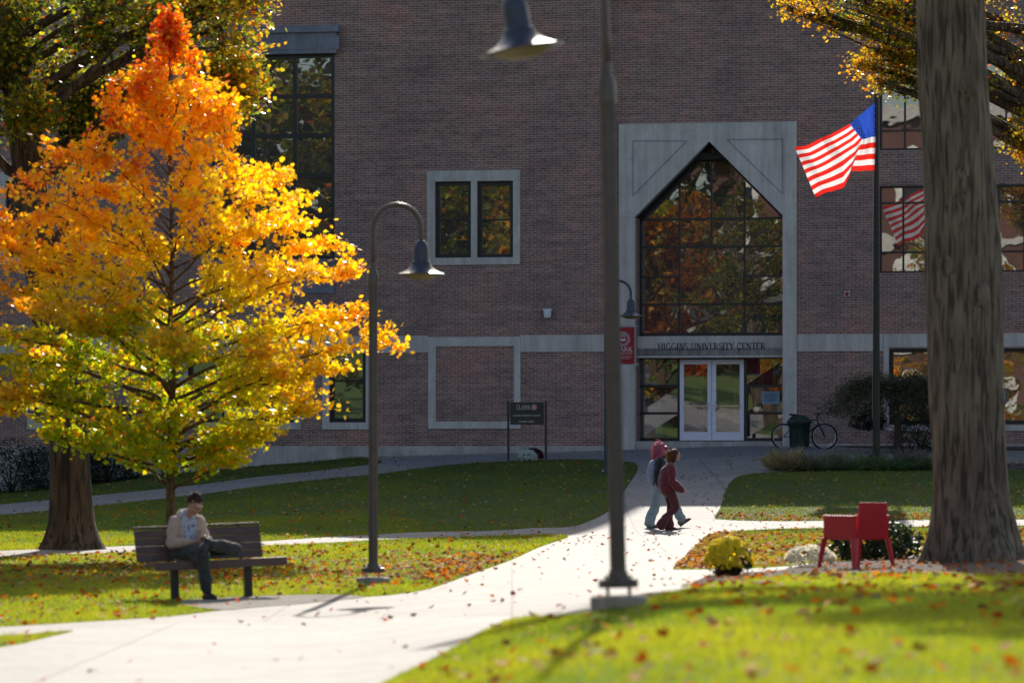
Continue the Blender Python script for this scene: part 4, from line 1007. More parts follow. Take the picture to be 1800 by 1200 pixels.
def grass_clump(name, label, cat, base, rad, hgt, n, c1, c2, tipc, seed, group=None):
    r = np.random.default_rng(seed); t = empty(name, base, 0, label, cat, group)
    a = r.uniform(0, 2*math.pi, n); q = np.sqrt(r.random(n))*rad; lean = r.uniform(.1,1.25,n)*rad*.9; hh = hgt*r.uniform(.3,1.1,n)*(1-.45*(q/rad)**2)
    b = np.c_[np.cos(a)*q*.6, np.sin(a)*q*.6, np.full(n,-.03)]; m_ = b + np.c_[np.cos(a)*lean*.4, np.sin(a)*lean*.4, hh*.6]; tp_ = b + np.c_[np.cos(a)*lean, np.sin(a)*lean, hh]
    sd = np.c_[-np.sin(a), np.cos(a), np.zeros(n)]; wd = .006
    V = np.stack([b-sd*wd, b+sd*wd, m_+sd*wd*.8, tp_, m_-sd*wd*.8], 1).reshape(-1,3)
    w = r.random(n)[:,None,None]; Cb = np.array(c1)*(1-w)+np.array(c2)*w; Cc = np.repeat(Cb, 5, 1)
    np_mesh('blades', V, 5, np.arange(n*5), M['leaf_bed'], t, Cc.reshape(-1,3)*2.6)
    k = n//2; e = tp_[:k]; hp = (e[:,None,:] + r.normal(size=(k,5,3))*np.array([.012,.012,.05])).reshape(-1,3)
    leaves('seed_heads' if 'grass' in name else 'flower_spikes', hp, r.uniform(.02,.04,len(hp)), np.tile(np.array(tipc), (len(hp),1))*r.uniform(.7,1.2,len(hp))[:,None], M['leaf_shrub'], t, LEAF_TRI, seed=seed)
sp_ = [('ornamental_grass','straw-coloured ornamental grass clump at the path corner by the bin','ornamental grass',(1380,828),.4,.62,900,(.16,.15,.07),(.3,.25,.13),(.25,.18,.15)),
       ('catmint_plant','purple-grey flowering clump just right of the straw grass','flowering plant',(1432,828),.5,.5,800,(.07,.10,.05),(.15,.16,.09),(.2,.13,.19)),
       ('catmint_plant','green and mauve clump in the bed left of the flagpole','flowering plant',(1495,828),.42,.5,700,(.06,.12,.04),(.13,.17,.08),(.22,.13,.2)),
       ('catmint_plant','wide green clump in the bed just right of the flagpole','flowering plant',(1568,828),.55,.42,800,(.05,.12,.04),(.12,.17,.07),(.07,.06,.06)),
       ('catmint_plant','tall mauve-tipped clump in the bed by the big trunk','flowering plant',(1603,827),.35,.58,600,(.09,.10,.07),(.13,.13,.10),(.22,.12,.18)),
       ('catmint_plant','low green clump in the bed partly hidden by the big trunk','flowering plant',(1638,826),.35,.4,500,(.05,.12,.03),(.10,.16,.05),(.07,.08,.05))]
for k, (nm, lb, ct, pp, ra, hh, nn, c1, c2, tc_) in enumerate(sp_):
    grass_clump(nm, lb, ct, at(pp[0], 92.9), ra, hh, nn, c1, c2, tc_, 90+k, group='flowering plants in the bed' if nm[0] == 'c' else None)
def mum(label, base, rad, hgt, cflower, cdark, seed, n=520, pot=True, cover=lambda d: True, fs=.05, group=None, tilt=0):
    r = np.random.default_rng(seed); t = empty('chrysanthemum_plant', base, 0, label, 'flowers', group); t.rotation_euler = (0, tilt, 0)
    if pot:
        mb = MB(); mb.lathe([(.001,0),(rad*.5,.0),(rad*.62,.14),(rad*.66,.15),(rad*.6,.15),(.001,.13)], (0,0,-.01), 20); mb.build('pot', pmat('pot_plastic'+str(seed), (.05,.03,.02), .6), t, smooth=True)
    d = r.normal(size=(n*3,3)); d[:,2] = np.abs(d[:,2])*1.0-.25; d /= np.linalg.norm(d, axis=1, keepdims=True)
    lump = np.array([1+.1*noise.noise(Vector(x)*3+Vector((seed,0,0))) for x in d])
    zc = hgt*.42
    q = d*lump[:,None]*np.array((rad, rad, hgt*.6)); q[:,2] += zc
    lf = q[r.integers(0, len(q), n*2)]*np.array((.93,.93,.95)) + r.normal(size=(n*2,3))*.012
    leaves('foliage', lf, r.uniform(.03,.055,len(lf)), np.tile(np.array(cdark), (len(lf),1))*r.uniform(.6,1.3,len(lf))[:,None], M['leaf_shrub'], t, LEAF_OVAL, seed=seed)
    keep = np.array([cover(x) for x in d]); qf = q[keep][:n*2]; df = d[keep][:n*2]
    V = []; 
    pos = qf + df*.01
    # each bloom: a shallow many-petalled rosette (two stacked stars)
    star = np.array([((.5 if i % 2 == 0 else .33)*math.cos(i*math.pi/9), (.5 if i % 2 == 0 else .33)*math.sin(i*math.pi/9)) for i in range(18)])
    colr = np.tile(np.array(cflower), (len(pos),1))*r.uniform(.75,1.1,len(pos))[:,None]
    leaves('blooms', np.concatenate([pos, pos+df*.012]), np.concatenate([r.uniform(.85,1.2,len(pos))*fs, r.uniform(.5,.7,len(pos))*fs]), np.concatenate([colr, colr*.85]), M['petal'], t, star, nrm=np.concatenate([df+r.normal(size=df.shape)*.25]*2), curl=.5, seed=seed)
    return t
mum('bright yellow chrysanthemum mound at the tip of the mulch bed', G(1277,1014), .265, .44, (.85,.72,.03), (.035,.06,.02), 101, 620, True, lambda d: d[0]-.4*d[2] < .25 or (math.sin(d[2]*9+d[0]*7) > .6), .045, tilt=R(10))
mum('creamy white chrysanthemum mound left of the red chair', G(1424,998), .30, .27, (.95,.9,.75), (.05,.06,.035), 102, 420, False, lambda d: math.sin(d[0]*8+1)+math.sin(d[2]*11) > -.9, .04)
mum('white chrysanthemum mound at the foot of the campus sign', G(927,812), .24, .3, (.62,.66,.64), (.02,.05,.02), 103, 300, False, lambda d: not (abs(d[0]) < .45 and abs(d[2]-.25) < .16 and math.sin(d[0]*16) > -.3), .07)
mum('dark red chrysanthemum mound just behind the white one by the sign', G(934,811)+Vector((.04,.35,0)), .26, .33, (.1,.012,.03), (.02,.03,.015), 104, 260, False, lambda d: True, .06)

# ---- grass blades and fallen leaves ---------------------------------------------
rr = np.random.default_rng(5)
def tri_pts(zones, dens, wide=1.35):
    """random points on the sheet triangles of the zones; dens(x,y) per square metre"""
    P_ = []
    for f, z in zip(cf, CZ):
        if z not in zones: continue
        a, b, c = (np.array(CV[i]) for i in f); cx_, cy_ = (a+b+c)[:2]/3
        if cy_ < 12 or cy_ > 108 or abs(cx_) > .1334*cy_*wide+3.5: continue
        area = .5*abs((b[0]-a[0])*(c[1]-a[1])-(b[1]-a[1])*(c[0]-a[0])); k = rr.poisson(area*dens(cx_, cy_))
        if not k: continue
        u, v = rr.random(k), rr.random(k); fl = u+v > 1; u[fl] = 1-u[fl]; v[fl] = 1-v[fl]
        P_.append(a+(b-a)*u[:,None]+(c-a)*v[:,None])
    return np.concatenate(P_)
LAWNS = ['lawn_far','lawn_mid','lawn_left','lawn_sliver','lawn_near','lawn_right','lawn_side']
gp = tri_pts(LAWNS, lambda x, y: 1150 if y < 30 else 800 if y < 48 else 430 if y < 75 else 240)
n = len(gp); print('blades', n)
dist = gp[:,1]; hh = rr.uniform(.02,.048,n)*(1+.3*(dist > 60)); wd = .0035+.00009*dist
patch = np.array([noise.noise(Vector((p[0]*.5, p[1]*.25, 0)))+.6*noise.noise(Vector((p[0]*2, p[1]*1.2, 3))) for p in gp])
a = rr.uniform(0, 2*math.pi, n); la = rr.uniform(0, 2*math.pi, n); ln = rr.uniform(.05,.6,n)*hh
sd = np.c_[np.cos(a), np.sin(a), np.zeros(n)]*wd[:,None]
tipv = gp + np.c_[np.cos(la)*ln, np.sin(la)*ln, hh*(1+.4*patch)]
V = np.stack([gp-sd, gp+sd, tipv], 1).reshape(-1,3)
g1c, g2c, g3c = np.array((.55,.85,.5)), np.array((1.1,1.15,.6)), np.array((1.3,.95,1.3))
w = np.clip(.5+patch*.8+rr.normal(size=n)*.25, 0, 1)[:,None]; gc = g1c*(1-w)+g2c*w; dry = rr.random(n) < .05; gc[dry] = g3c
zd = np.clip((dist-62)/14, 0, 1)*.34; zd[gp[:,0] > 3] *= 1; gc = gc*(1-zd[:,None])*np.where(dist[:,None] > 70, np.array([.9,1.0,1.15]), 1)  # far lawn blades darkened and blued: building shade put into their colour
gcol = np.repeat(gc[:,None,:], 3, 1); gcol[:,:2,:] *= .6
def blade_mat():
    m, nt, out = new_mat('grass_blade'); a = N(nt, 'ShaderNodeAttribute', attribute_name='Col')
    p = N(nt, 'ShaderNodeBsdfPrincipled', Roughness=.42); p.inputs['Specular IOR Level'].default_value = .6
    L(nt, mixc(nt, 1.0, a.outputs['Color'], (.075,.115,.055), 'MULTIPLY'), p.inputs['Base Color'])
    t = N(nt, 'ShaderNodeBsdfTranslucent'); L(nt, mixc(nt, 1.0, a.outputs['Color'], (.74,.72,.045), 'MULTIPLY'), t.inputs['Color'])
    mx = N(nt, 'ShaderNodeMixShader', Fac=.5); L(nt, p.outputs[0], mx.inputs[1]); L(nt, t.outputs[0], mx.inputs[2]); L(nt, mx.outputs[0], out.inputs[0]); return m
M['blade'] = blade_mat()
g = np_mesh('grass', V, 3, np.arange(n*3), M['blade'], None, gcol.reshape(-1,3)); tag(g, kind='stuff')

def band(x, y):     # how thickly the fallen leaves lie
    u = 900+F*x/y; v = HOR+F*(CAMZ-h(x, y))/y
    return u, v
def dens_leaf(x, y):
    z = zone(x, y); u, v = band(x, y); nz = noise.noise(Vector((x*.6, y*.25, 5)))*.9+noise.noise(Vector((x*2, y*.8, 9)))*.5
    if z == 'lawn_left': 
        d = 9 + 42*math.exp(-((v-1005)/24)**2)*(1 if u > 250 else .8) + (38 if u > 600 and 975 < v < 1040 and u+ (v-940)*1.2 > 860 else 0)
    elif z == 'lawn_right': d = 30+75*(1 if u < 1290 else .12)
    elif z == 'lawn_near': d = 6+(8 if v < 1080 and u > 1250 else 0)+max(0, nz)*9
    elif z == 'lawn_side': d = 5+ (70 if v > 905 else 0)
    elif z == 'lawn_mid': d = 4.5
    elif z == 'lawn_far': d = 3.5
    elif z == 'mulch': d = 16
    elif z in ('flower_bed','wall_bed'): d = 9
    elif z == 'plaza': d = 2.2
    elif z == 'lawn_sliver': d = 6
    elif z == 'dirt': d = 5
    else: d = .55 if y < 36 else (2.6 if y < 62 else 4)
    return max(.15, d*.68*(1+nz*.9))
lp = tri_pts(ORDER, dens_leaf); n = len(lp); print('fallen', n)
lp = lp + np.c_[np.zeros((n,2)), rr.uniform(.022,.05,n)]
pal = np.array([s2l(c) for c in ((214,96,20),(232,140,30),(170,70,26),(120,72,40),(196,160,110),(205,170,125),(150,110,70),(235,175,40),(100,60,40),(190,150,110))])
onpath = np.array([not zone(p[0], p[1]).startswith('lawn') for p in lp])
ci = rr.choice(len(pal), n, p=[.25,.24,.07,.07,.09,.04,.07,.13,.02,.02]); ci2 = rr.choice([2,3,6,4,0,1], n); ci = np.where(onpath, ci2, ci)
lz = lp[:,1] > 80; ci = np.where(lz, rr.choice([3,4,6,9,2,5], n), ci)
lc = pal[ci]*rr.uniform(.7,1.1,n)[:,None]
nr = rr.normal(size=(n,3))*.42; nr[:,2] = 1
sz = rr.uniform(.05,.105,n)*np.where(onpath, .8, 1)
fl_ = leaves('fallen_leaves', lp, sz, lc*.85, leafmat('fallen_leaf', .65, .35, tgain=1.6, gloss=.08), None, LEAF_MAPLE, nrm=nr, curl=1.1, seed=4); tag(fl_, kind='stuff')
# single leaf resting near the lens on the concrete
# ------------------------------------------------------------------ the building opposite (mirrored in the windows)
ob_ = empty('brick_hall', (-55, -48, 0), 0, 'red brick hall with white arches behind the photographer, mirrored in the windows', 'building')
mb = MB(); mb.bx(8, 70, -12, 0, -1, 24); mb.build('wall', pmat('hall_brick', (.13,.06,.045), .9, 0, .3, .4), ob_)
mb = MB(); mb.bx(7, 71, -13, .6, 24.01, 25); mb.bx(8, 70, .01, .25, 8.2, 9.0); mb.bx(8, 70, .01, .25, 15.5, 16.1); mb.build('cornice', pmat('hall_trim', (.5,.48,.44), .8), ob_)
mb = MB(); k_ = 0
for i in range(10):
    for zz0 in (2, 10, 17.5):
        x = 12+i*5.9; mb.prism([(x-1.3,zz0),(x+1.3,zz0),(x+1.3,zz0+3.6),(x+.8,zz0+4.6),(x,zz0+5.1),(x-.8,zz0+4.6),(x-1.3,zz0+3.6)], .02, .2)
o = mb.build('window_surround', pmat('hall_trim2', (.72,.7,.64), .8), ob_); o['kind'] = 'stuff'
mb = MB()
for i in range(10):
    for zz0 in (2, 10, 17.5):
        x = 12+i*5.9; mb.bx(x-.95, x+.95, .21, .24, zz0+.4, zz0+3.7)
o = mb.build('pane', M['frame'], ob_); o['kind'] = 'stuff'

# ------------------------------------------------------------------ lamp posts
M['lamp_brown'] = pmat('lamp_paint', (.125,.10,.085), .42, .2, .15, 8, .05)
M['lamp_blue'] = pmat('lamp_shade_paint', (.055,.062,.09), .4, .1, .12, 5)
M['diffuser'] = leafmat('lamp_diffuser', .5, .6, 'nocol')
def diff_mat():
    m, nt, out = new_mat('lamp_lens'); p = N(nt, 'ShaderNodeBsdfPrincipled', Roughness=.35); p.inputs['Base Color'].default_value = (.75,.62,.32,1)
    t = N(nt, 'ShaderNodeBsdfTranslucent'); t.inputs['Color'].default_value = (.85,.72,.35,1); mx = N(nt, 'ShaderNodeMixShader', Fac=.6)
    L(nt, p.outputs[0], mx.inputs[1]); L(nt, t.outputs[0], mx.inputs[2]); L(nt, mx.outputs[0], out.inputs[0]); return m
M['diffuser'] = diff_mat()
M['footing'] = stone_mat('footing_concrete', (.5,.42,.34), .6)
def lamp_post(label, base, side, scale=1.0, lean=0.0, shade_tilt=0.0, footing=True, yaw=0.0, rA=.29, up=0.0):
    """side +1: the arm reaches to the right"""
    t = empty('lamp_post', base, yaw, label, 'street lamp', 'gooseneck lamp posts along the paths'); t.scale = (scale,)*3; t.rotation_euler = (0, lean, yaw)
    z0 = .0
    if footing:
        mb = MB(); mb.lathe([(.001,.0),(.205,-.05),(.205,.07),(.19,.08),(.001,.08)], (0,0,0), 28); mb.v = mb.v; mb.build('footing', M['footing'], t)
        z0 = .14
    mb = MB(); mb.lathe([(.001,z0),(.143,z0),(.143,z0+.055),(.135,z0+.06),(.075,z0+.065),(.068,z0+.12),(.001,z0+.12)], (0,0,0), 28); mb.build('base_plate', M['lamp_brown'], t, smooth='auto')
    for k in range(4):
        a = R(45+90*k); mb = MB(); mb.tube([(.11*math.cos(a), .11*math.sin(a), .05 if footing else 0), (.11*math.cos(a), .11*math.sin(a), z0+.075)], .012, 6)
        mb.tube([(.11*math.cos(a), .11*math.sin(a), z0+.06), (.11*math.cos(a), .11*math.sin(a), z0+.085)], .022, 6); mb.build('anchor_bolt', M['chrome'], t)
    mb = MB(); mb.lathe([(.056,z0+.1),(.052,z0+.3),(.049,3.55),(.05,3.62)], (0,0,0), 16)
    for k in range(8):                                    # fluted pole
        a = 2*math.pi*k/8; mb.beam((.05*math.cos(a), .05*math.sin(a), z0+.12), (.047*math.cos(a), .047*math.sin(a), 3.6), .014, .014, (math.cos(a), math.sin(a), 0))
    mb.build('pole', M['lamp_brown'], t, smooth='auto')
    mb = MB(); mb.lathe([(.001,3.6),(.066,3.6),(.07,3.64),(.066,3.74),(.04,3.82),(.034,3.9)], (0,0,0), 20); mb.box((.07*side,0,3.68),(.03,.03,.03)); mb.build('collar', M['lamp_brown'], t, smooth='auto')
    zc = 4.3+up
    pts = [(0,0,3.85),(0,0,4.1)] + [(side*(rA-rA*math.cos(a)), 0, zc+rA*1.0*math.sin(a)) for a in [math.pi*i/16 for i in range(17)]] + [(side*2*rA, 0, zc-.1), (side*2*rA, 0, 4.12+up)]
    mb = MB(); mb.tube(pts, [.032]*2+[.031]*17+[.028]*2, 12); mb.build('arm', M['lamp_brown'], t, smooth=True)
    sh = empty('lamp_head', (side*2*rA, 0, 4.14+up)); sh.parent = t; sh.rotation_euler = (0, shade_tilt, 0)
    mb = MB(); mb.lathe([(.02,.03),(.035,.02),(.06,.0),(.082,-.035),(.094,-.08),(.097,-.14),(.098,-.225),(.104,-.24),(.116,-.245),(.12,-.262),(.117,-.268)], (0,0,0), 32); mb.build('lamp_cap', M['lamp_blue'], sh, smooth=True)
    mb = MB(); mb.lathe([(.117,-.268),(.128,-.29),(.15,-.315),(.185,-.343),(.235,-.37),(.285,-.386),(.306,-.39),(.306,-.398),(.28,-.396),(.2,-.365),(.14,-.315),(.11,-.27)], (0,0,0), 40); mb.build('lamp_shade', M['lamp_blue'], sh, smooth='auto')
    mb = MB(); mb.lathe([(.205,-.372),(.2,-.402),(.165,-.432),(.1,-.452),(.001,-.46)], (0,0,0), 32); mb.build('lens', M['diffuser'], sh, smooth=True)
    return t
lb = G(656,1026)
lamp_post('brown gooseneck lamp post on the leaf-strewn lawn right of the bench', lb, 1, lb.y/46.5*1.0)
nb_ = G(1088,1066); lamp_post('nearest lamp post, leaning slightly left at the edge of the foreground grass', nb_, -1, 1.0, -R(1.35), R(-8.5), rA=.33, up=.25)
fb = G(1066,832); fl_ = lamp_post('distant blue-grey lamp post carrying the red banner near the entrance', fb, 1, 1.02, footing=False)
for o in fl_.children_recursive:
    if o.type == 'MESH' and o.name.split('.')[0] in ('pole','collar','arm','base_plate'): 
        o.data = o.data.copy(); o.data.materials[0] = M['lamp_blue']
# banner on the far lamp
sF = fb.y/F; bz = lambda py: CAMZ+(HOR-py)*sF
M['banner'] = pmat('banner_cloth', (.34,.022,.035), .8, 0, .12, 3); M['white_print'] = pmat('print_white', (.62,.56,.58), .8, 0, .05)
bn = empty('banner', (fb.x, fb.y-.09, 0), 0, 'red university banner with white seal hanging on the distant lamp post', 'banner')
bx0, bx1 = (1072-1066)*sF, (1115-1066)*sF
mb = MB(); nx, nz_ = 8, 14; vs = []
for j in range(nz_+1):
    for i in range(nx+1): vs.append((bx0+(bx1-bx0)*i/nx, -.012*math.sin(i*.9)-.01*math.sin(j*.7), bz(640)+(bz(575)-bz(640))*j/nz_))
mb.add(vs, [(j*(nx+1)+i, j*(nx+1)+i+1, (j+1)*(nx+1)+i+1, (j+1)*(nx+1)+i) for j in range(nz_) for i in range(nx)]); mb.build('cloth', M['banner'], bn, smooth=True)
for py in (573.5, 641):
    mb = MB(); mb.tube([(0,.0,bz(py)),(bx1+.06,0,bz(py))], .012, 8); mb.ball((bx1+.07,0,bz(py)), .022); mb.build('bracket', M['chrome'], bn, smooth=True)
def seal(mb, c, r, nd=(0,-1,0), xd=(1,0,0), inner=True):
    c, nd, xd = Vector(c), Vector(nd), Vector(xd); up = Vector((0,0,1))
    def ringp(r0, r1, off, k=28, a0=0, a1=360):
        P = [];
        for i in range(k+1):
            a = R(a0+(a1-a0)*i/k); d = xd*math.cos(a)+up*math.sin(a); P += [c+d*r0+nd*off, c+d*r1+nd*off]
        mb.add(P, [(2*i, 2*i+1, 2*i+3, 2*i+2) for i in range(k)])
    ringp(r*.94, r, .001); ringp(r*.66, r*.72, .0012)
    for i in range(22): a = i*360/22; ringp(r*.76, r*.88, .0014, 2, a, a+9)       # tiny lettering round the ring
    if inner:
        for i in range(5): ringp(r*.3, r*.58, .0016+.0001*i, 1, 40+i*22, 52+i*22)   # rays
        q = lambda x, z: c+xd*x*r+up*z*r
        mb.add([q(-.42,-.25)+nd*.002, q(0,-.32)+nd*.002, q(0,.05)+nd*.002, q(-.42,.12)+nd*.002, q(.42,-.25)+nd*.002, q(.42,.12)+nd*.002], [(0,1,2,3),(1,4,5,2)])
        ringp(.0, r*.3, .0024, 14, 200, 340)
mb = MB(); xc = (1094-1066)*sF; seal(mb, (xc, -.03, bz(596)), 13.2*sF)
mb.build('seal', M['white_print'], bn)
mb = MB(); Hc = 8.2*sF; ww = sum(GL[c][0] for c in 'CLARK')*Hc
text(mb, 'CLARK', Hc, (xc-.01, -.032, bz(618)), (1,0,0), (0,0,1), (0,-1,0), wscale=38*sF/ww)
mb.build('lettering', M['white_print'], bn); mb = MB(); H2 = 3.6*sF; w2 = sum(GL[c][0] for c in 'UNIVERSITY')*H2; text(mb, 'UNIVERSITY', H2, (xc-.01, -.032, bz(623)), (1,0,0), (0,0,1), (0,-1,0), wscale=38*sF/w2)
H3 = 1.7*sF; mb.build('lettering', M['white_print'], bn); mb = MB()
for s_, py in (('CHALLENGE CONVENTION.', 627.5), ('CHANGE OUR WORLD.', 630.8)):
    w3 = sum(GL[c][0] for c in s_)*H3; text(mb, s_, H3, (xc-.01, -.032, bz(py)), (1,0,0), (0,0,1), (0,-1,0), serif=False, wscale=(34 if s_[4] == 'L' else 28)*sF/w3, bold=1.4)
mb.build('lettering', M['white_print'], bn)

# ------------------------------------------------------------------ campus sign
sb = G(927, 809); sS = sb.y/F; sz = lambda py: CAMZ+(HOR-py)*sS-sb.z; sx = lambda px: (px-927)*sS
sg = empty('campus_sign', sb, 0, 'dark bronze campus sign on two posts in front of the brick wall', 'sign')
M['sign'] = pmat('sign_panel', (.035,.032,.026), .45, .1, .1)
for px in (893.5, 959.5):
    mb = MB(); mb.box((sx(px),0,sz(757)), (.062,.062,sz(704.5)-sz(809.5)), None, .006); mb.build('post', M['sign'], sg)
mb = MB(); mb.box((sx(926.5),0,(sz(746)+sz(706.5))/2), (sx(956)-sx(896.6)-.004, .05, sz(706.5)-sz(746)), None, .004); mb.build('panel', M['sign'], sg)
M['sign_white'] = pmat('sign_print', (.6,.58,.52), .7, 0, .05)
mb = MB()
def st(s_, py, hpx, wpx, pxc, serif=True, bold=1.0):
    H_ = hpx*sS; w_ = sum(GL[c][0] for c in s_)*H_; text(mb, s_, H_, (sx(pxc), -.027, sz(py)), (1,0,0), (0,0,1), (0,-1,0), serif=serif, wscale=wpx*sS/w_, bold=bold)
def stb():
    global mb
    mb.build('lettering', M['sign_white'], sg); mb = MB()
st('C', 717, 6.3, 4.5, 909.5); st('LARK', 717, 5, 20.5, 922.3); stb(); st('UNIVERSITY', 719.8, 2.1, 25, 920.5, True, 1.1); stb()
st('HIGGINS UNIVERSITY CENTER', 731.3, 2.6, 47, 926, False, 1.5); stb(); st('950 MAIN STREET', 742, 2.6, 28, 925.5, False, 1.5)
mb.build('lettering', M['sign_white'], sg)
mb = MB(); c_ = Vector((sx(938.8), -.027, sz(715.5))); rr_ = 5.2*sS
mb.add([c_+Vector((rr_*math.cos(a), 0, rr_*math.sin(a))) for a in [2*math.pi*i/32 for i in range(32)]], [tuple(range(32))]); mb.build('logo_disc', pmat('logo_red', (.55,.1,.1), .6, 0, .05), sg)
mb = MB(); seal(mb, c_+Vector((0,-.002,0)), rr_*.92); mb.build('logo', M['sign_white'], sg)

# ------------------------------------------------------------------ flagpole and flag
pb = at(1540.5, 93.6); sP = pb.y/F; pz = lambda py: CAMZ+(HOR-py)*sP-pb.z; pxx = lambda px: (px-1540.5)*sP
fp = empty('flagpole', pb, 0, 'tall dark flagpole with silver ball finial in the planting bed', 'flagpole')
mb = MB(); mb.lathe([(.09,0),(.088,.9),(.082,2.5),(.075,4.5),(.055,pz(300)),(.05,pz(163))], (0,0,-.05), 20); mb.build('pole', M['bronze'], fp, smooth=True)
mb = MB(); mb.lathe([(.001,0),(.16,0),(.16,.06),(.1,.1),(.09,.16)], (0,0,0), 20); mb.build('base_collar', M['bronze'], fp, smooth='auto')
mb = MB(); mb.lathe([(.001,pz(165)),(.07,pz(165)),(.075,pz(163)),(.07,pz(161)),(.02,pz(160)),(.014,pz(153))], (0,0,0), 16); mb.ball((0,0,pz(148.5)), (.07,.07,.075)); mb.lathe([(.03,pz(144.5)),(.02,pz(143)),(.001,pz(142.3))], (0,0,0), 12); mb.build('finial', M['chrome'], fp, smooth=True)
mb = MB(); mb.tube([(-.075,-.02,pz(170)),(-.085,-.03,pz(300)),(-.1,-.03,pz(560)),(-.1,-.03,1.2)], .006, 5); mb.build('halyard', pmat('rope', (.35,.33,.3), .9), fp)
gs = at(1531, 93.4); gl_ = empty('ground_spotlight', gs+Vector((0,.3,0)), 0, 'small dark spotlight box on a stake at the foot of the flagpole', 'spotlight')
mb = MB(); mb.tube([(0,0,-.05),(0,0,.16)], .02, 8); mb.build('stake', M['bronze'], gl_)
mb = MB(); mb.box((0,0,.26), (.12,.14,.22), Matrix.Rotation(R(12),4,'X'), .015); mb.build('housing', M['bronze'], gl_)
# flag: control columns in photo pixels -> real cloth hanging from the pole
def P2(a, b): return (1350+a/3.3333, b/3.3333)
cols_ = [  # u, top, canton-bottom(v=7/13), bottom, depth
 (0.0, (636,597), (633,803), (633,1000), 0.0), (0.14, (588,636), (606,806), (590,1001), -.10), (0.27, (535,680), (580,812), (540,1003), .07), (0.40, (483,726), (553,818), (486,1006), -.16),
 (0.47, (437,750), (520,858), (478,1040), .03), (0.58, (370,788), (440,910), (448,1098), .14), (0.70, (310,814), (372,948), (385,1118), -.06), (0.85, (228,850), (292,990), (330,1136), .10), (1.0, (156,866), (222,1020), (283,1160), -.04)]
us = np.array([c[0] for c in cols_]); 
def interp(u, k):
    a = np.array([[*P2(*c[k])] for c in cols_]); return np.array([np.interp(u, us, a[:,0]), np.interp(u, us, a[:,1])])
NU, NV = 76, 52; FV = []
for j in range(NV+1):
    v = j/NV
    for i in range(NU+1):
        u = i/NU; t_, m_, b_ = interp(u,1), interp(u,2), interp(u,3)
        q = t_+(m_-t_)*(v/(7/13)) if v < 7/13 else m_+(b_-m_)*((v-7/13)/(6/13))
        d = np.interp(u, us, [c[4] for c in cols_])*(1-.35*v) + .03*math.sin(u*22+v*5)*u + .018*math.sin(v*9-u*13)
        sag = 1.0*math.sin(u*17+v*3)*u
        FV.append((pxx(q[0])-.012, d*1.0-.05, pz(q[1]+sag)))
flag = empty('national_flag', pb, 0, 'stars and stripes flag blowing left from the top of the flagpole', 'flag')
M['fl_r'], M['fl_w'], M['fl_b'], M['fl_s'] = [leafmat(n_, .7, .55, 'Col', .3, 1.15) for n_ in ('flag_red','flag_white','flag_blue','flag_star')]
def flat_leafmat(name, c, tr=.6, tc=None):
    m, nt, out = new_mat(name); p = N(nt, 'ShaderNodeBsdfPrincipled', Roughness=.75); t = N(nt, 'ShaderNodeBsdfTranslucent')
    f = noisetex(nt, 25, 3); cc = mixc(nt, 1.0, c, ramp(nt, f, [(.3,.85),(.7,1.1)]), 'MULTIPLY'); L(nt, cc, p.inputs['Base Color'])
    t.inputs['Color'].default_value = (*(tc or c), 1); mx = N(nt, 'ShaderNodeMixShader', Fac=tr); L(nt, p.outputs[0], mx.inputs[1]); L(nt, t.outputs[0], mx.inputs[2]); L(nt, mx.outputs[0], out.inputs[0]); return m
fm = [flat_leafmat('flag_red', (.75,.02,.02), .6, (.95,.03,.02)), flat_leafmat('flag_white', (.85,.85,.85), .6, (1,1,1)), flat_leafmat('flag_blue', (.02,.06,.35), .6, (.03,.1,.62))]
me = bpy.data.meshes.new('cloth'); F_ = []; MI = []
for j in range(NV):
    for i in range(NU):
        a = j*(NU+1)+i; F_.append((a, a+1, a+NU+2, a+NU+1)); st_ = int(j/NV*13); MI.append(2 if (i/NU < .4 and st_ < 7) else (0 if st_ % 2 == 0 else 1))
me.from_pydata(FV, [], F_); [me.materials.append(m) for m in fm]; me.polygons.foreach_set('material_index', MI); me.polygons.foreach_set('use_smooth', [True]*len(F_))
o = bpy.data.objects.new('cloth', me); C.objects.link(o); o.parent = flag
def fpt(u, v):
    x = u*NU; y = v*NV; i = min(NU-1, int(x)); j = min(NV-1, int(y)); fx, fy = x-i, y-j
    A = [Vector(FV[(j+b)*(NU+1)+i+a]) for b in (0,1) for a in (0,1)]
    return (A[0]*(1-fx)+A[1]*fx)*(1-fy)+(A[2]*(1-fx)+A[3]*fx)*fy
mb = MB()
for r_ in range(9):
    for c_ in range(11):
        if (r_+c_) % 2: continue
        u0, v0 = .4*(c_+1)/12, (7/13)*(r_+1)/10
        for sgn in (-1, 1):
            P5 = []
            for k in range(10):
                rr2 = (.021 if k % 2 == 0 else .009); a = math.pi*k/5+math.pi/2
                p = fpt(u0+rr2*math.cos(a)*.62, v0-rr2*math.sin(a)*1.15); P5.append(p+Vector((0, sgn*.004, 0)))
            mb.add([fpt(u0, v0)+Vector((0, sgn*.004, 0))]+P5, [(0, k+1, (k+1) % 10+1) for k in range(10)])
so_ = mb.build('star', flat_leafmat('star_white', (.85,.88,1), .6, (.9,.92,1)), flag); so_['kind'] = 'stuff'

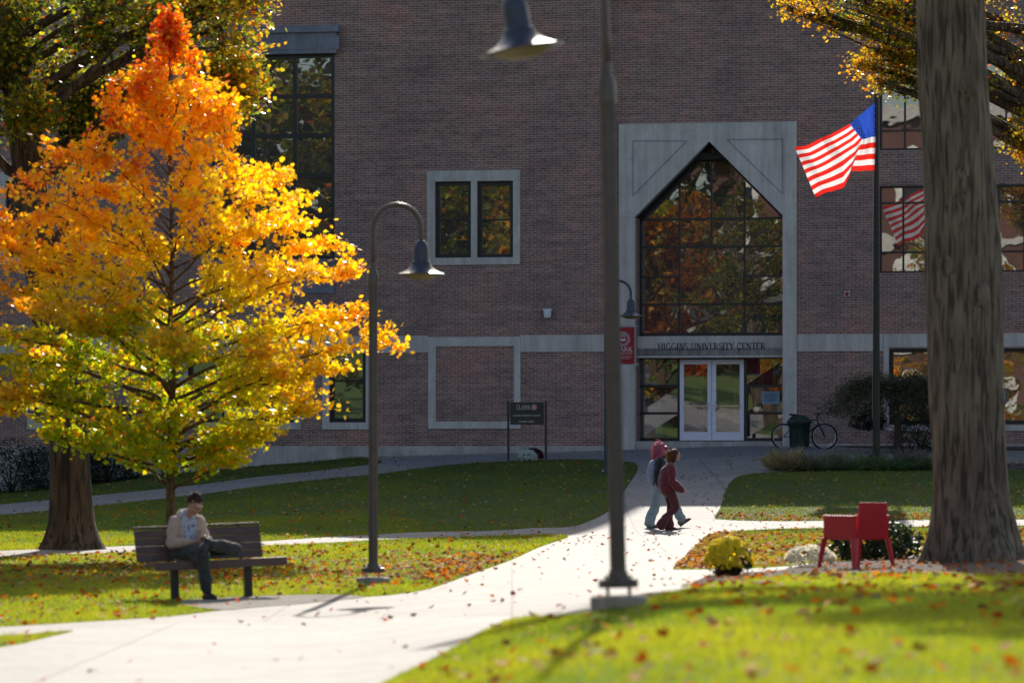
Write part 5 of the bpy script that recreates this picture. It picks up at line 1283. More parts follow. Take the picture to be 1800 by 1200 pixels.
# ------------------------------------------------------------------ bench
BY = R(20); bb = G(370, 1052)
bench = empty('park_bench', bb, BY, 'dark brown slatted park bench with the young man sitting on it', 'bench'); bench.rotation_euler = (0, R(-2), BY)
M['slat'] = pmat('recycled_slat', (.105,.058,.05), .42, 0, .18, 7, .15, 90)
Lb = 1.5
mb = MB(); rng2 = random.Random(3)
for k, (y, z, wd_) in enumerate(((-.30,.415,.055),(-.2,.42,.1),(-.085,.417,.1),(.03,.412,.1),(.14,.405,.08))):
    mb.box((0.05,y,z), (Lb+.04, wd_, .04), None, .006)
mb.box((.05,-.333,.405), (Lb+.04,.028,.095), None, .006); mb.build('seat', M['slat'], bench)
mb = MB()
for k in range(4):
    z = .485+k*.090; y = .175+k*.026; mb.box((-.06,y,z), (Lb-.02, .034, .087), Matrix.Rotation(R(-16),4,'X'), .006)
mb.box((-.06,.175+4*.026-.004,.485+4*.092-.028), (Lb-.02,.07,.022), Matrix.Rotation(R(-10),4,'X'), .005); mb.build('backrest', M['slat'], bench)
for sx_ in (-.43, .43):
    mb = MB(); mb.box((sx_,-.06,.185), (.09,.075,.40), None, .008); mb.build('leg', M['bronze'], bench)
    mb = MB(); mb.beam((sx_,-.31,.375), (sx_,.17,.37), .06, .035); mb.beam((sx_,.165,.36), (sx_,.30,.83), .05, .03, (1,0,0)); mb.build('bracket', M['bronze'], bench)
# ------------------------------------------------------------------ red chair
cbp = G(1507, 1001); ch = empty('plastic_armchair', cbp+Vector((0,.15,0)), R(0), 'glossy red plastic armchair seen from behind in the mulch bed', 'chair')
ch.rotation_euler = (0, 0, R(38)); ch.scale = (1.08, 1.08, 1.08)
M['red'] = pmat('red_plastic', (.58,.014,.028), .32, 0, .08, 3, .03, 120)
# local: back of the chair faces -y (towards the camera after the turn)
wC, dC = .25, .24
mb = MB()
def quadbox(mb, a, b, c, d, th, nn):   # slab through four corners
    nn = Vector(nn)*th; P = [Vector(q) for q in (a,b,c,d)]; mb.add(P+[p+nn for p in P], [(3,2,1,0),(4,5,6,7),(0,1,5,4),(1,2,6,5),(2,3,7,6),(3,0,4,7)])
quadbox(mb, (-wC+.03,-dC,.34),(wC-.03,-dC,.34),(wC-.045,-dC-.05,.74),(-wC+.045,-dC-.05,.74), .03, (0,1,0)); mb.build('backrest', M['red'], ch)
mb = MB(); mb.box((0,.01,.345), (2*wC-.06,2*dC-.05,.035), None, .008); mb.build('seat', M['red'], ch)
for s_ in (-1,1):
    mb = MB(); quadbox(mb, (s_*(wC),-dC,.335),(s_*(wC+.0),dC+.02,.335),(s_*(wC+.025),dC-.01,.575),(s_*(wC+.015),-dC-.02,.585), .028, (-s_,0,0))
    mb.box((s_*(wC+.0),0,.588), (.062,2*dC+.03,.02), None, .006); mb.build('armrest', M['red'], ch)
    for y_, sy in ((-dC,-1),(dC,1)):
        mb = MB(); a = Vector((s_*wC-.0,y_+sy*.0,.345)); b = Vector((s_*(wC+.045),y_+sy*.055,-.02))
        mb.tube([a, a.lerp(b,.5), b], [(.05,.035),(.038,.028),(.024,.02)], 8, side=(s_*.7,-sy*.7,0)); mb.build('leg', M['red'], ch, smooth='auto')
# ------------------------------------------------------------------ litter bin
lbp = G(1405, 789); bin_ = empty('litter_bin', lbp, 0, 'dark green slatted steel litter bin with domed lid by the bicycle', 'litter bin')
M['green'] = pmat('bin_green', (.015,.045,.035), .4, .3, .2)
rB = .30
mb = MB()
for k in range(36):
    a = 2*math.pi*k/36; c_, s_ = math.cos(a), math.sin(a)
    pts = [(rB*.86*c_, rB*.86*s_, .06), (rB*.9*c_, rB*.9*s_, .5), (rB*1.0*c_, rB*1.0*s_, .66), (rB*1.14*c_, rB*1.14*s_, .74)]
    for p, q in zip(pts, pts[1:]): mb.beam(p, q, .03, .008, (c_, s_, 0))
for z, r_ in ((.06,.86),(.35,.875),(.74,1.14)): mb.tube([(rB*r_*math.cos(a), rB*r_*math.sin(a), z) for a in [2*math.pi*i/36 for i in range(37)]], .014, 6)
mb.build('basket', M['green'], bin_)
mb = MB(); mb.lathe([(.001,.08),(rB*.8,.08),(rB*.84,.7)], (0,0,0), 24); mb.build('liner', pmat('bin_liner', (.01,.012,.012), .6), bin_)
mb = MB(); mb.lathe([(rB*1.05,.76),(rB*.95,.80),(rB*.7,.88),(rB*.4,.91),(rB*.35,.895)], (0,.0,0), 28); mb.build('lid', M['green'], bin_, smooth=True)
# ------------------------------------------------------------------ bicycle
def bicycle(base, rz, label):
    t = empty('bicycle', base, rz, label, 'bicycle'); rW = .335
    M['tyre'] = pmat('tyre_rubber', (.02,.02,.022), .8); M['bikeframe'] = pmat('bike_paint', (.03,.035,.06), .35, .3)
    for x in (-.54, .54):
        w_ = empty('wheel', (x,0,rW)); w_.parent = t
        mb = MB(); mb.tube([(rW*math.cos(a),0,rW*math.sin(a)) for a in [2*math.pi*i/40 for i in range(41)]], .024, 8, caps=False); mb.build('tyre', M['tyre'], w_, smooth=True)
        mb = MB(); mb.tube([((rW-.035)*math.cos(a),0,(rW-.035)*math.sin(a)) for a in [2*math.pi*i/40 for i in range(41)]], .013, 6, caps=False)
        for k in range(20): a = 2*math.pi*k/20; mb.tube([(.02*math.cos(a+.6),(-1)**k*.025,.02*math.sin(a+.6)), ((rW-.04)*math.cos(a),0,(rW-.04)*math.sin(a))], .002, 3)
        mb.tube([(0,-.04,0),(0,.04,0)], .022, 10); mb.build('rim', M['chrome'], w_, smooth=True)
        if x > 0: 
            mb = MB(); mb.box((.16,-.03,-.2), (.09,.006,.03), Matrix.Rotation(R(-40),4,'Y')); mb.build('reflector', pmat('reflector', (.9,.9,.9), .2), w_)
    bbk = Vector((-.1,0,.29)); st = Vector((-.24,0,.78)); hd = Vector((.36,0,.78)); hd2 = Vector((.385,0,.66)); rx_ = Vector((-.54,0,rW)); fx_ = Vector((.54,0,rW))
    mb = MB(); 
    for a, b, r_ in ((bbk,st,.018),(st,hd,.018),(bbk,hd2,.021),(hd+Vector((-.02,0,.06)),hd2+Vector((.01,0,-.03)),.022)): mb.tube([a,b], r_, 8)
    for s_ in (-1,1): o_ = Vector((0,s_*.06,0)); mb.tube([bbk,rx_+o_], .011, 6); mb.tube([st+Vector((0,0,-.04)),rx_+o_], .009, 6)
    mb.build('frame', M['bikeframe'], t, smooth=True)
    mb = MB(); mb.tube([hd+Vector((-.02,0,.06)),hd2],.02,8)
    for s_ in (-1,1): mb.tube([hd2+Vector((0,s_*.05,.0)), Vector((.47,s_*.055,.52)), fx_+Vector((0,s_*.055,0))], [.018,.018,.012], 8)
    mb.beam(hd2+Vector((0,-.06,0)), hd2+Vector((0,.06,0)), .04, .03); mb.build('fork', M['bikeframe'], t, smooth=True)
    mb = MB(); s0 = hd+Vector((-.03,0,.1)); mb.tube([hd+Vector((-.02,0,.04)), s0, s0+Vector((.07,0,.03))], .014, 8)
    for s_ in (-1,1): mb.tube([s0+Vector((.07,0,.03)), s0+Vector((.06,s_*.12,.05)), s0+Vector((.02,s_*.31,.07))], .012, 8)
    mb.tube([s0+Vector((.02,-.31,.07)), s0+Vector((.0,-.38,.075))], .018, 8); mb.tube([s0+Vector((.02,.31,.07)), s0+Vector((.0,.38,.075))], .018, 8); mb.build('handlebar', M['tyre'], t, smooth=True)
    sd = empty('saddle', tuple(st+Vector((-.035,0,.12)))); sd.parent = t
    mb = MB(); mb.tube([(-.13,0,.02),(-.1,0,.025),(0,0,.02),(.1,0,.015),(.15,0,.0)], [(.055,.02),(.075,.028),(.045,.024),(.025,.018),(.012,.012)], 12, side=(0,1,0)); mb.build('cushion', M['tyre'], sd, smooth=True)
    mb = MB(); mb.tube([(.035,0,-.12),(0,0,0)], .013, 8); mb.build('seat_post', M['chrome'], sd)
    cr = empty('crank', tuple(bbk)); cr.parent = t
    mb = MB(); mb.tube([(.09*math.cos(a),-.04,.09*math.sin(a)) for a in [2*math.pi*i/24 for i in range(25)]], .006, 5, caps=False)
    for k in range(5): a = 2*math.pi*k/5; mb.tube([(0,-.04,0),(.088*math.cos(a),-.04,.088*math.sin(a))], .006, 5)
    mb.build('chainring', M['chrome'], cr, smooth=True)
    for s_, y in ((1,-.06),(-1,.06)):
        mb = MB(); mb.tube([(0,y,0),(.12*s_,y,-.12*s_)], .009, 6); mb.box((.12*s_, y*1.9, -.12*s_), (.09,.08,.022)); mb.build('pedal', M['tyre'], cr)
    return t
kb = at(1414, 102.9); bicycle(kb, R(2), 'dark mountain bike leaning by the entrance behind the green bin')
# ------------------------------------------------------------------ people
class Blob(MB):
    """closed overlapping shells that a voxel remesh fuses into one continuous surface"""
    def limb(s, pts, rad, seg=16, side=None):
        pts = [Vector(p) for p in pts]; rad = [r if hasattr(r, '__len__') else (r, r) for r in rad]
        P, Q = [], []
        d0 = (pts[0]-pts[1]).normalized(); d1 = (pts[-1]-pts[-2]).normalized(); a = min(rad[0]); b = min(rad[-1])
        for t in (1.0, .85, .5): P.append(pts[0]+d0*a*t*.9); k = math.sqrt(max(0, 1-t*t))+.02; Q.append((rad[0][0]*k, rad[0][1]*k))
        # catmull rom along the joints
        n = len(pts)
        for i in range(n-1):
            for j in range(4):
                t = j/4; g = lambda k: pts[min(n-1, max(0, k))]
                P.append(Vector([_cr(g(i-1)[c], g(i)[c], g(i+1)[c], g(i+2)[c], t) for c in range(3)])); Q.append(tuple(rad[i][c]*(1-t)+rad[i+1][c]*t for c in (0,1)))
        P.append(pts[-1]); Q.append(rad[-1])
        for t in (.5, .85, 1.0): P.append(pts[-1]+d1*b*t*.9); k = math.sqrt(max(0, 1-t*t))+.02; Q.append((rad[-1][0]*k, rad[-1][1]*k))
        s.tube(P, Q, seg, True, side=side)
    def fuse(s, name, mats, parent, voxel, smooth=2, cut=None, paint=None, wrinkle=0, wscale=9, thick=0):
        me = bpy.data.meshes.new('tmp'); me.from_pydata([tuple(v) for v in s.v], [], s.f); me.update()
        bm = bmesh.new(); bm.from_mesh(me); bmesh.ops.recalc_face_normals(bm, faces=bm.faces[:]); bm.to_mesh(me); bm.free()
        o = bpy.data.objects.new('tmp', me); C.objects.link(o)
        m = o.modifiers.new('r', 'REMESH'); m.mode = 'VOXEL'; m.voxel_size = voxel; m.use_smooth_shade = True
        if smooth: m2 = o.modifiers.new('s', 'SMOOTH'); m2.factor = .5; m2.iterations = smooth
        dg = bpy.context.evaluated_depsgraph_get(); me2 = bpy.data.meshes.new_from_object(o.evaluated_get(dg)); bpy.data.objects.remove(o)
        n = len(me2.vertices); co = np.zeros(n*3); me2.vertices.foreach_get('co', co); co = co.reshape(-1,3)
        if wrinkle:
            nr = np.zeros(n*3); me2.vertices.foreach_get('normal', nr); nr = nr.reshape(-1,3)
            w_ = np.array([noise.noise(Vector((p[0]*wscale, p[1]*wscale, p[2]*wscale*1.5)))+.5*noise.noise(Vector(p)*wscale*2.3) for p in co]); co = co + nr*w_[:,None]*wrinkle; me2.vertices.foreach_set('co', co.ravel())
        if cut is not None:
            bm = bmesh.new(); bm.from_mesh(me2); bmesh.ops.delete(bm, geom=[v for v in bm.verts if cut(v.co)], context='VERTS'); bm.to_mesh(me2); bm.free(); n = len(me2.vertices)
        if paint is not None:
            a = me2.color_attributes.new('Col', 'FLOAT_COLOR', 'POINT')
            cc = np.array([(*paint(v.co), 1) for v in me2.vertices]); a.data.foreach_set('color', cc.ravel())
        me2.materials.clear(); me2.name = name
        for m_ in (mats if isinstance(mats, (list, tuple)) else [mats]): me2.materials.append(m_)
        me2.polygons.foreach_set('material_index', [0]*len(me2.polygons)); me2.polygons.foreach_set('use_smooth', [True]*len(me2.polygons)); me2.update()
        ob = bpy.data.objects.new(name, me2); C.objects.link(ob)
        if parent is not None: ob.parent = parent
        return ob
def skin_mat():
    m, nt, out = new_mat('skin'); p = N(nt, 'ShaderNodeBsdfPrincipled', Roughness=.5); a = N(nt, 'ShaderNodeAttribute', attribute_name='Col'); L(nt, a.outputs['Color'], p.inputs['Base Color'])
    p.inputs['Subsurface Weight'].default_value = .15; p.inputs['Subsurface Radius'].default_value = (.012,.005,.003); L(nt, p.outputs[0], out.inputs[0]); return m
M['skin'] = skin_mat()
def cloth(name, col, var=.18, weave=220, sheen=.4, ribs=None, trans=0.0):
    m, nt, out = new_mat(name); p = N(nt, 'ShaderNodeBsdfPrincipled', Roughness=.9); p.inputs['Sheen Weight'].default_value = sheen; p.inputs['Sheen Roughness'].default_value = .4
    f = noisetex(nt, 7, 5); c = ramp(nt, f, [(.3, tuple(x*(1-var) for x in col)), (.7, tuple(min(1, x*(1+var)) for x in col))]); L(nt, c, p.inputs['Base Color'])
    b = N(nt, 'ShaderNodeBump', Strength=.3, Distance=.004); L(nt, noisetex(nt, weave, 2), b.inputs['Height'])
    if ribs:
        tc = nt.nodes.new('ShaderNodeTexCoord'); wv = N(nt, 'ShaderNodeTexWave', Scale=ribs, Distortion=1.5); L(nt, tc.outputs['Object'], wv.inputs[0]); b2 = N(nt, 'ShaderNodeBump', Strength=.5, Distance=.01); L(nt, wv.outputs['Fac'], b2.inputs['Height']); L(nt, b.outputs[0], b2.inputs['Normal']); b = b2
    L(nt, b.outputs[0], p.inputs['Normal']); L(nt, p.outputs[0], out.inputs[0]); return m
def shirt_mat():
    m, nt, out = new_mat('printed_shirt'); p = N(nt, 'ShaderNodeBsdfPrincipled', Roughness=.85)
    tc = nt.nodes.new('ShaderNodeTexCoord'); v = N(nt, 'ShaderNodeTexVoronoi', Scale=30.0); L(nt, tc.outputs['Object'], v.inputs['Vector']); n2 = noisetex(nt, 22, 3)
    ad = N(nt, 'ShaderNodeMath', operation='ADD'); L(nt, v.outputs['Distance'], ad.inputs[0]); L(nt, n2, ad.inputs[1])
    L(nt, ramp(nt, ad.outputs[0], [(.72,(.07,.10,.22)),(.92,(.5,.55,.68))]), p.inputs['Base Color']); L(nt, p.outputs[0], out.inputs[0]); return m
def hair_mat(name, col, rim):
    m, nt, out = new_mat(name); p = N(nt, 'ShaderNodeBsdfPrincipled', Roughness=.45); t = N(nt, 'ShaderNodeBsdfTranslucent'); t.inputs['Color'].default_value = (*rim, 1)
    f = noisetex(nt, 60, 3); L(nt, mixc(nt, f, tuple(x*.6 for x in col), tuple(x*1.4 for x in col)), p.inputs['Base Color'])
    mx = N(nt, 'ShaderNodeMixShader', Fac=.35); L(nt, p.outputs[0], mx.inputs[1]); L(nt, t.outputs[0], mx.inputs[2]); L(nt, mx.outputs[0], out.inputs[0]); return m
def head(bl, c, f, up, k=1.0):
    """adds head shells; returns frame (centre, forward, side, up)"""
    c, f, up = Vector(c), Vector(f).normalized(), Vector(up); sd = f.cross(up).normalized(); up = sd.cross(f).normalized()
    Mx = Matrix((sd, f, up)).transposed(); M4_ = Mx.to_4x4(); q = lambda x, y, z: c + Mx @ Vector((x*k, y*k, z*k))
    e = lambda x, y, z, r: bl.ball(q(x,y,z), tuple(a*k for a in r), M4_, 20, 14)
    e(0,-.012,.03,(.075,.092,.085)); e(0,.03,-.02,(.062,.066,.078)); e(0,.045,-.075,(.042,.042,.032)); e(0,.072,-.088,(.02,.016,.014))
    e(0,.078,.028,(.056,.02,.014)); e(0,.096,-.012,(.0105,.016,.022)); e(0,.088,.008,(.008,.014,.024)); e(.008,.096,-.024,(.008,.009,.007)); e(-.008,.096,-.024,(.008,.009,.007))
    e(0,.084,-.047,(.021,.011,.006)); e(0,.082,-.057,(.018,.011,.006)); e(.036,.068,-.02,(.02,.018,.018)); e(-.036,.068,-.02,(.02,.018,.018))
    for s_ in (-1,1): e(s_*.075,-.005,-.005,(.008,.018,.03)); e(s_*.08,-.012,.008,(.006,.016,.016))
    return (c, f, sd, up, k)
def face_paint(fr, skin, brow):
    c, f, sd, up, k = fr
    def p(co):
        d = (Vector(co)-c)/k
        if d.length > .2: return skin
        x, y, z = d.dot(sd), d.dot(f), d.dot(up)
        if y > .05:
            if abs(abs(x)-.031) < .011 and abs(z-.004) < .0045: return (.08,.05,.04)
            if abs(abs(x)-.031) < .02 and abs(z-.027) < .006: return brow
            if abs(x) < .024 and -.062 < z < -.042: return (skin[0]*.75, skin[1]*.42, skin[2]*.42)
            if abs(abs(x)-.031) < .02 and abs(z-.008) < .013: return tuple(v*.85 for v in skin)
            if abs(x) > .03 and -.04 < z < -.005: return (skin[0]*1.02, skin[1]*.85, skin[2]*.82)
        return skin
    return p
def hand(bl, wrist, d, pn, thumb, curl=.5, k=1.0):
    """palm + five separate fingers; d = pointing direction, pn = palm normal (fingers curl that way), thumb = side of the thumb"""
    w, d, pn = Vector(wrist), Vector(d).normalized(), Vector(pn); pn = (pn-d*pn.dot(d)).normalized(); th = Vector(thumb); th = (th-d*th.dot(d)-pn*th.dot(pn)).normalized()
    bl.limb([w, w+d*.03*k, w+d*.085*k], [(.026*k,.018*k),(.036*k,.016*k),(.038*k,.013*k)], 14, side=th)
    for i, (off, ln) in enumerate(((.029,.074),(.0098,.082),(-.0098,.077),(-.028,.06))):
        p = w+d*.085*k+th*off*k; dd = d.copy(); pts = [p-d*.015*k, p]
        for j, fr in enumerate((.45,.3,.25)):
            a = curl*(.55+.35*j)*(1+.12*i); dd = (d*math.cos(a*(j+1)*.8)+pn*math.sin(a*(j+1)*.8)).normalized(); p = p+dd*ln*fr*k; pts.append(p.copy())
        bl.limb(pts, [.0088*k,.0088*k,.0082*k,.0075*k,.0065*k], 8)
    p = w+d*.028*k+th*.026*k; t1 = (d*.6+th*.7+pn*.35).normalized(); t2 = (d*.85+th*.2+pn*.5).normalized()
    bl.limb([p-t1*.01*k, p+t1*.032*k, p+t1*.034*k+t2*.03*k, p+t1*.034*k+t2*.05*k], [.0125*k,.011*k,.0095*k,.0075*k], 8)
def shoe(mb_, heel, toe, k=1.0, up=(0,0,1)):
    heel, toe, up = Vector(heel), Vector(toe), Vector(up); d = (toe-heel).normalized(); sd = d.cross(up).normalized(); u = sd.cross(d); L_ = (toe-heel).length
    mb_.limb([heel+d*.03+u*.05, heel+d*L_*.35+u*.05, heel+d*L_*.68+u*.038, heel+d*(L_-.035)+u*.03], [(.036*k,.042*k),(.038*k,.044*k),(.046*k,.034*k),(.036*k,.024*k)], 14, side=sd)
    mb_.limb([heel+d*.035+u*.09, heel+d*.03+u*.05], [(.038*k,.042*k),(.038*k,.04*k)], 12, side=sd)
def sole(heel, toe, name, mat, parent, k=1.0, up=(0,0,1)):
    heel, toe, up = Vector(heel), Vector(toe), Vector(up); d = (toe-heel).normalized(); sd = d.cross(up).normalized(); u = sd.cross(d); L_ = (toe-heel).length
    mb = MB(); prof = [(0,.022),(.02,.034),(.3,.036),(.45,.034),(.7,.047),(.88,.042),(.97,.028),(1.0,.01)]
    pts = [(t*L_, w_*k) for t, w_ in prof]; ring_ = [heel+d*x+sd*y for x, y in pts]+[heel+d*x-sd*y for x, y in reversed(pts)]; n = len(ring_)
    mb.add([p+u*0 for p in ring_]+[p+u*.02 for p in ring_], [tuple(range(n)), tuple(reversed(range(n, 2*n)))]+[(i, i+n, (i+1) % n+n, (i+1) % n) for i in range(n)]); return mb.build(name, mat, parent)
def strands(name, roots, lens, drift, mat, parent, seed, rad=.004, spread=.5, gravity=.5):
    r = np.random.default_rng(seed); mb = MB()
    for p, nrm_ in roots:
        p = Vector(p); d = (Vector(nrm_).normalized()*spread+Vector(drift)+Vector(r.normal(size=3))*.18); ln = r.uniform(*lens); pts = [p]
        for j in range(4): d = d+Vector((0,0,-gravity*.35)); pts.append(pts[-1]+d.normalized()*ln/4)
        mb.tube(pts, [rad, rad, rad*.9, rad*.6, rad*.2], 4)
    return mb.build(name, mat, parent, smooth=True)

# ---------- the young man on the bench
g0 = bb; man = empty('person', g0, BY, 'young man in beige jacket and patterned shirt seated on the bench looking at his phone', 'person')
ox_ = -.27
V_ = lambda x, y, z: (x+ox_, y, z)
SK = (.58,.33,.24)
bd = Blob()
hipR, hipL = V_(-.09,.02,.53), V_(.09,.02,.53); kneeR, ankR = V_(.055,-.45,.515), V_(.10,-.44,.10)
kneeL, ankL = V_(.47,-.33,.565), V_(.115,-.47,.615)
bd.limb([V_(0,.03,.52), V_(0,.06,.66), V_(0,.05,.80), V_(0,.0,.92)], [(.15,.105),(.13,.1),(.155,.1),(.13,.075)], 20, side=(1,0,0))
bd.limb([V_(0,-.01,.90), V_(.01,-.06,.97), V_(.02,-.11,1.02)], [.055,.05,.05], 14)
fr = head(bd, V_(.045,-.155,1.075), (.34,-.66,-.68), (.18,-.56,.78), 1.0)
bd.limb([hipR, Vector(V_(-.01,-.22,.545)), kneeR], [.085,.072,.056]); bd.limb([kneeR, V_(.075,-.43,.32), ankR], [.052,.05,.036])
bd.limb([hipL, V_(.29,-.15,.575), kneeL], [.085,.072,.055]); bd.limb([kneeL, V_(.3,-.41,.60), ankL], [.052,.048,.034])
shR, shL = V_(-.15,.01,.86), V_(.15,.0,.86); elR, elL = V_(-.195,-.02,.62), V_(.19,-.06,.64); wrR, wrL = V_(.0,-.25,.655), V_(.125,-.27,.675)
bd.limb([V_(-.1,.01,.9), shR, elR], [.05,.05,.04]); bd.limb([elR, V_(-.12,-.14,.64), wrR], [.04,.036,.026]); bd.limb([V_(.1,.01,.9), shL, elL], [.05,.05,.04]); bd.limb([elL, V_(.19,-.17,.655), wrL], [.04,.036,.026])
hand(bd, wrR, (.75,-.55,.12), (-.2,-.2,.95), (-.3,-.5,.6), .75); hand(bd, wrL, (-.35,-.85,.1), (-.5,.1,.85), (.1,-.1,1), .8)
bd.limb([ankL, V_(.03,-.50,.62)], [.034,.03]); bd.limb([ankR, V_(.11,-.47,.05)], [.036,.035])
bd.fuse('body', M['skin'], man, .0055, 2, paint=face_paint(fr, SK, (.06,.035,.025)))
M['trousers'] = cloth('dark_olive_trousers', (.045,.05,.045), .2); tb = Blob()
tb.limb([V_(0,.04,.50), V_(0,.05,.60)], [(.155,.12),(.14,.115)], 20, side=(1,0,0))
tb.limb([hipR, V_(-.01,-.22,.55), kneeR], [.1,.09,.076]); tb.limb([kneeR, V_(.08,-.43,.33), V_(.10,-.44,.125)], [.074,.072,.064])
tb.limb([hipL, V_(.29,-.15,.58), kneeL], [.1,.09,.074]); tb.limb([kneeL, V_(.31,-.41,.605), V_(.15,-.46,.62)], [.072,.07,.058])
tb.fuse('trousers', M['trousers'], man, .009, 2, wrinkle=.012, wscale=10)
sb_ = Blob(); sb_.limb([V_(0,.02,.57), V_(0,.045,.70), V_(0,.035,.82), V_(0,-.005,.925)], [(.15,.118),(.145,.112),(.165,.11),(.12,.08)], 20, side=(1,0,0))
sb_.limb([V_(0,-.0,.925), V_(.0,-.025,.97)], [(.075,.066),(.066,.062)], 16, side=(1,0,0)); sb_.fuse('shirt', shirt_mat(), man, .009, 2, wrinkle=.008)
jb = Blob(); jb.limb([V_(0,.03,.515), V_(0,.05,.66), V_(0,.04,.80), V_(0,.0,.915)], [(.165,.15),(.155,.135),(.165,.13),(.125,.095)], 22, side=(1,0,0))
jb.limb([V_(-.08,.02,.88), shR, elR], [.07,.066,.06]); jb.limb([elR, V_(-.12,-.14,.645), V_(-.03,-.225,.655)], [.06,.054,.045]); jb.limb([V_(.08,.02,.88), shL, elL], [.07,.066,.06]); jb.limb([elL, V_(.19,-.17,.66), V_(.14,-.24,.672)], [.066,.058,.047])
jb.limb([V_(-.09,.0,.935), V_(-.05,.085,.965), V_(.05,.085,.965), V_(.09,.0,.935)], [.035,.05,.05,.035])
def jcut(co):
    x = co.x-ox_-.012; z = co.z
    w_ = .03+.055*max(0, min(1, (z-.55)/.25))+.02*max(0, (z-.85)/.1)
    return (co.y < -.055 and abs(x) < w_ and z > .54 and co.y > -.2) or (z > .955 and abs(x) < .06 and co.y < .03)
jk = jb.fuse('jacket', cloth('beige_jacket', (.56,.41,.32), .1), man, .009, 2, cut=jcut, wrinkle=.012, wscale=9)
sm = jk.modifiers.new('thickness', 'SOLIDIFY'); sm.thickness = .008
c, f, sd, up, k = fr; hb_ = Blob(); Mx = Matrix((sd, f, up)).transposed(); q = lambda x, y, z: c+Mx@Vector((x,y,z)); M4_ = Mx.to_4x4()
hb_.ball(q(0,-.028,.04), (.08,.086,.078), M4_, 24, 16); hb_.ball(q(.01,.025,.09), (.056,.045,.026), M4_, 20, 12); hb_.ball(q(0,-.065,.0), (.066,.045,.07), M4_, 20, 12)
hb_.ball(q(.07,-.015,.03), (.014,.035,.03), M4_); hb_.ball(q(-.07,-.015,.03), (.014,.035,.03), M4_)
M['hair_brown'] = hair_mat('brown_hair', (.022,.012,.008), (.5,.28,.12)); hb_.fuse('hair', M['hair_brown'], man, .006, 1, wrinkle=.010, wscale=38)
r_ = np.random.default_rng(9); roots = []
for i in range(170):
    a = r_.uniform(0, 2*math.pi); b_ = r_.uniform(.1, 1.5); d_ = Vector((math.cos(a)*math.cos(b_), math.sin(a)*math.cos(b_)-.15, math.sin(b_))); roots.append((q(d_.x*.078, d_.y*.084-.02, d_.z*.078+.045), Mx@d_))
strands('loose_hair', roots, (.015,.03), (.1,.0,.0), M['hair_brown'], man, 6, .005, .5, 1.0)
M['shoe_dark'] = pmat('shoe_dark', (.02,.02,.022), .6); M['sole'] = pmat('shoe_sole', (.06,.055,.05), .7)
for hl, tl, upv in ((V_(.095,-.40,.005), V_(.15,-.66,.005), (0,0,1)), (V_(.10,-.47,.60), V_(-.04,-.66,.52), (.1,-.35,.9))):
    s_ = Blob(); shoe(s_, hl, tl, 1.0, upv); s_.fuse('shoe', M['shoe_dark'], man, .007, 1); sole(hl, tl, 'sole', M['sole'], man, 1.0, upv)
ph = MB(); ph.box((0,0,0), (.075,.15,.009), None, .004); phone = ph.build('mobile_phone', pmat('phone_black', (.01,.01,.012), .15))
RM = Matrix.Rotation(BY, 4, 'Z'); pl = RM @ Vector(V_(.09,-.335,.71)); phone.location = g0+pl; phone.rotation_euler = (R(18), 0, BY+R(-15)); tag(phone, "black phone held in the seated man's hands", 'phone')

# ---------- the two walkers
def walker_root(px, py, dy, label): 
    b = G(px, py); b = at(px, b.y+dy) if dy else b
    return b, empty('person', b, 0, label, 'person')
S9 = 1/91.0
wb_, wom = walker_root(1175, 933, 0, 'woman in loose maroon sweater and dark red trousers walking right in front')
X = lambda px: (px-1175)*S9; ZZ = lambda py: (933-py)*S9
SKW = (.55,.34,.26)
bd = Blob(); k_ = 1.0
pel = (X(1175),0,ZZ(868))
bd.limb([(X(1174),0,.80),(X(1175),0,.95),(X(1177),0,1.12),(X(1179),0,1.27)], [(.14,.1),(.12,.09),(.145,.095),(.115,.07)], 20, side=(0,1,0))
bd.limb([(X(1179),0,1.27),(X(1181),0,1.36),(X(1184),0,1.43)], [.05,.045,.045], 14)
fr = head(bd, (X(1187.5),0,ZZ(799.5)), (1,-.12,-.06), (.05,0,1), .93)
kA, aA = (.15,-.08,.46), (-.17,-.09,.145); kB, aB = (.045,.08,.47), (.0,.08,.09)
bd.limb([(0,-.08,.84),(.08,-.08,.65),kA], [.085,.07,.052]); bd.limb([kA,(.0,-.085,.31),aA], [.05,.05,.033]); bd.limb([(0,.08,.84),(.03,.08,.65),kB], [.085,.07,.052]); bd.limb([kB,(.01,.08,.28),aB], [.05,.05,.033])
bd.limb([(X(1178),-.12,1.26),(X(1179),-.175,1.22),(X(1181),-.21,.97)], [.045,.045,.037]); bd.limb([(X(1181),-.21,.97),(X(1190),-.2,.86),(X(1199),-.18,.79)], [.037,.033,.024])
bd.limb([(X(1178),.12,1.26),(X(1178),.175,1.22),(X(1170),.21,.98)], [.045,.045,.037]); bd.limb([(X(1170),.21,.98),(X(1172),.2,.86),(X(1176),.18,.76)], [.037,.033,.024])
hand(bd, (X(1198),-.18,.795), (.85,.1,-.3), (0,.9,-.2), (.2,0,1), .6, .9); hand(bd, (X(1176),.18,.77), (.3,0,-1), (0,-.9,0), (1,0,.2), .5, .9)
bd.fuse('body', M['skin'], wom, .007, 2, paint=face_paint(fr, SKW, (.05,.03,.02)))
M['maroon_pants'] = cloth('dark_red_trousers', (.115,.028,.032), .2); tb = Blob()
tb.limb([(0,0,.80),(0,0,.92)], [(.15,.115),(.135,.105)], 18, side=(0,1,0)); tb.limb([(0,-.08,.84),(.085,-.08,.64),kA], [.1,.088,.074]); tb.limb([kA,(-.01,-.085,.31),(-.15,-.09,.12)], [.072,.072,.1])
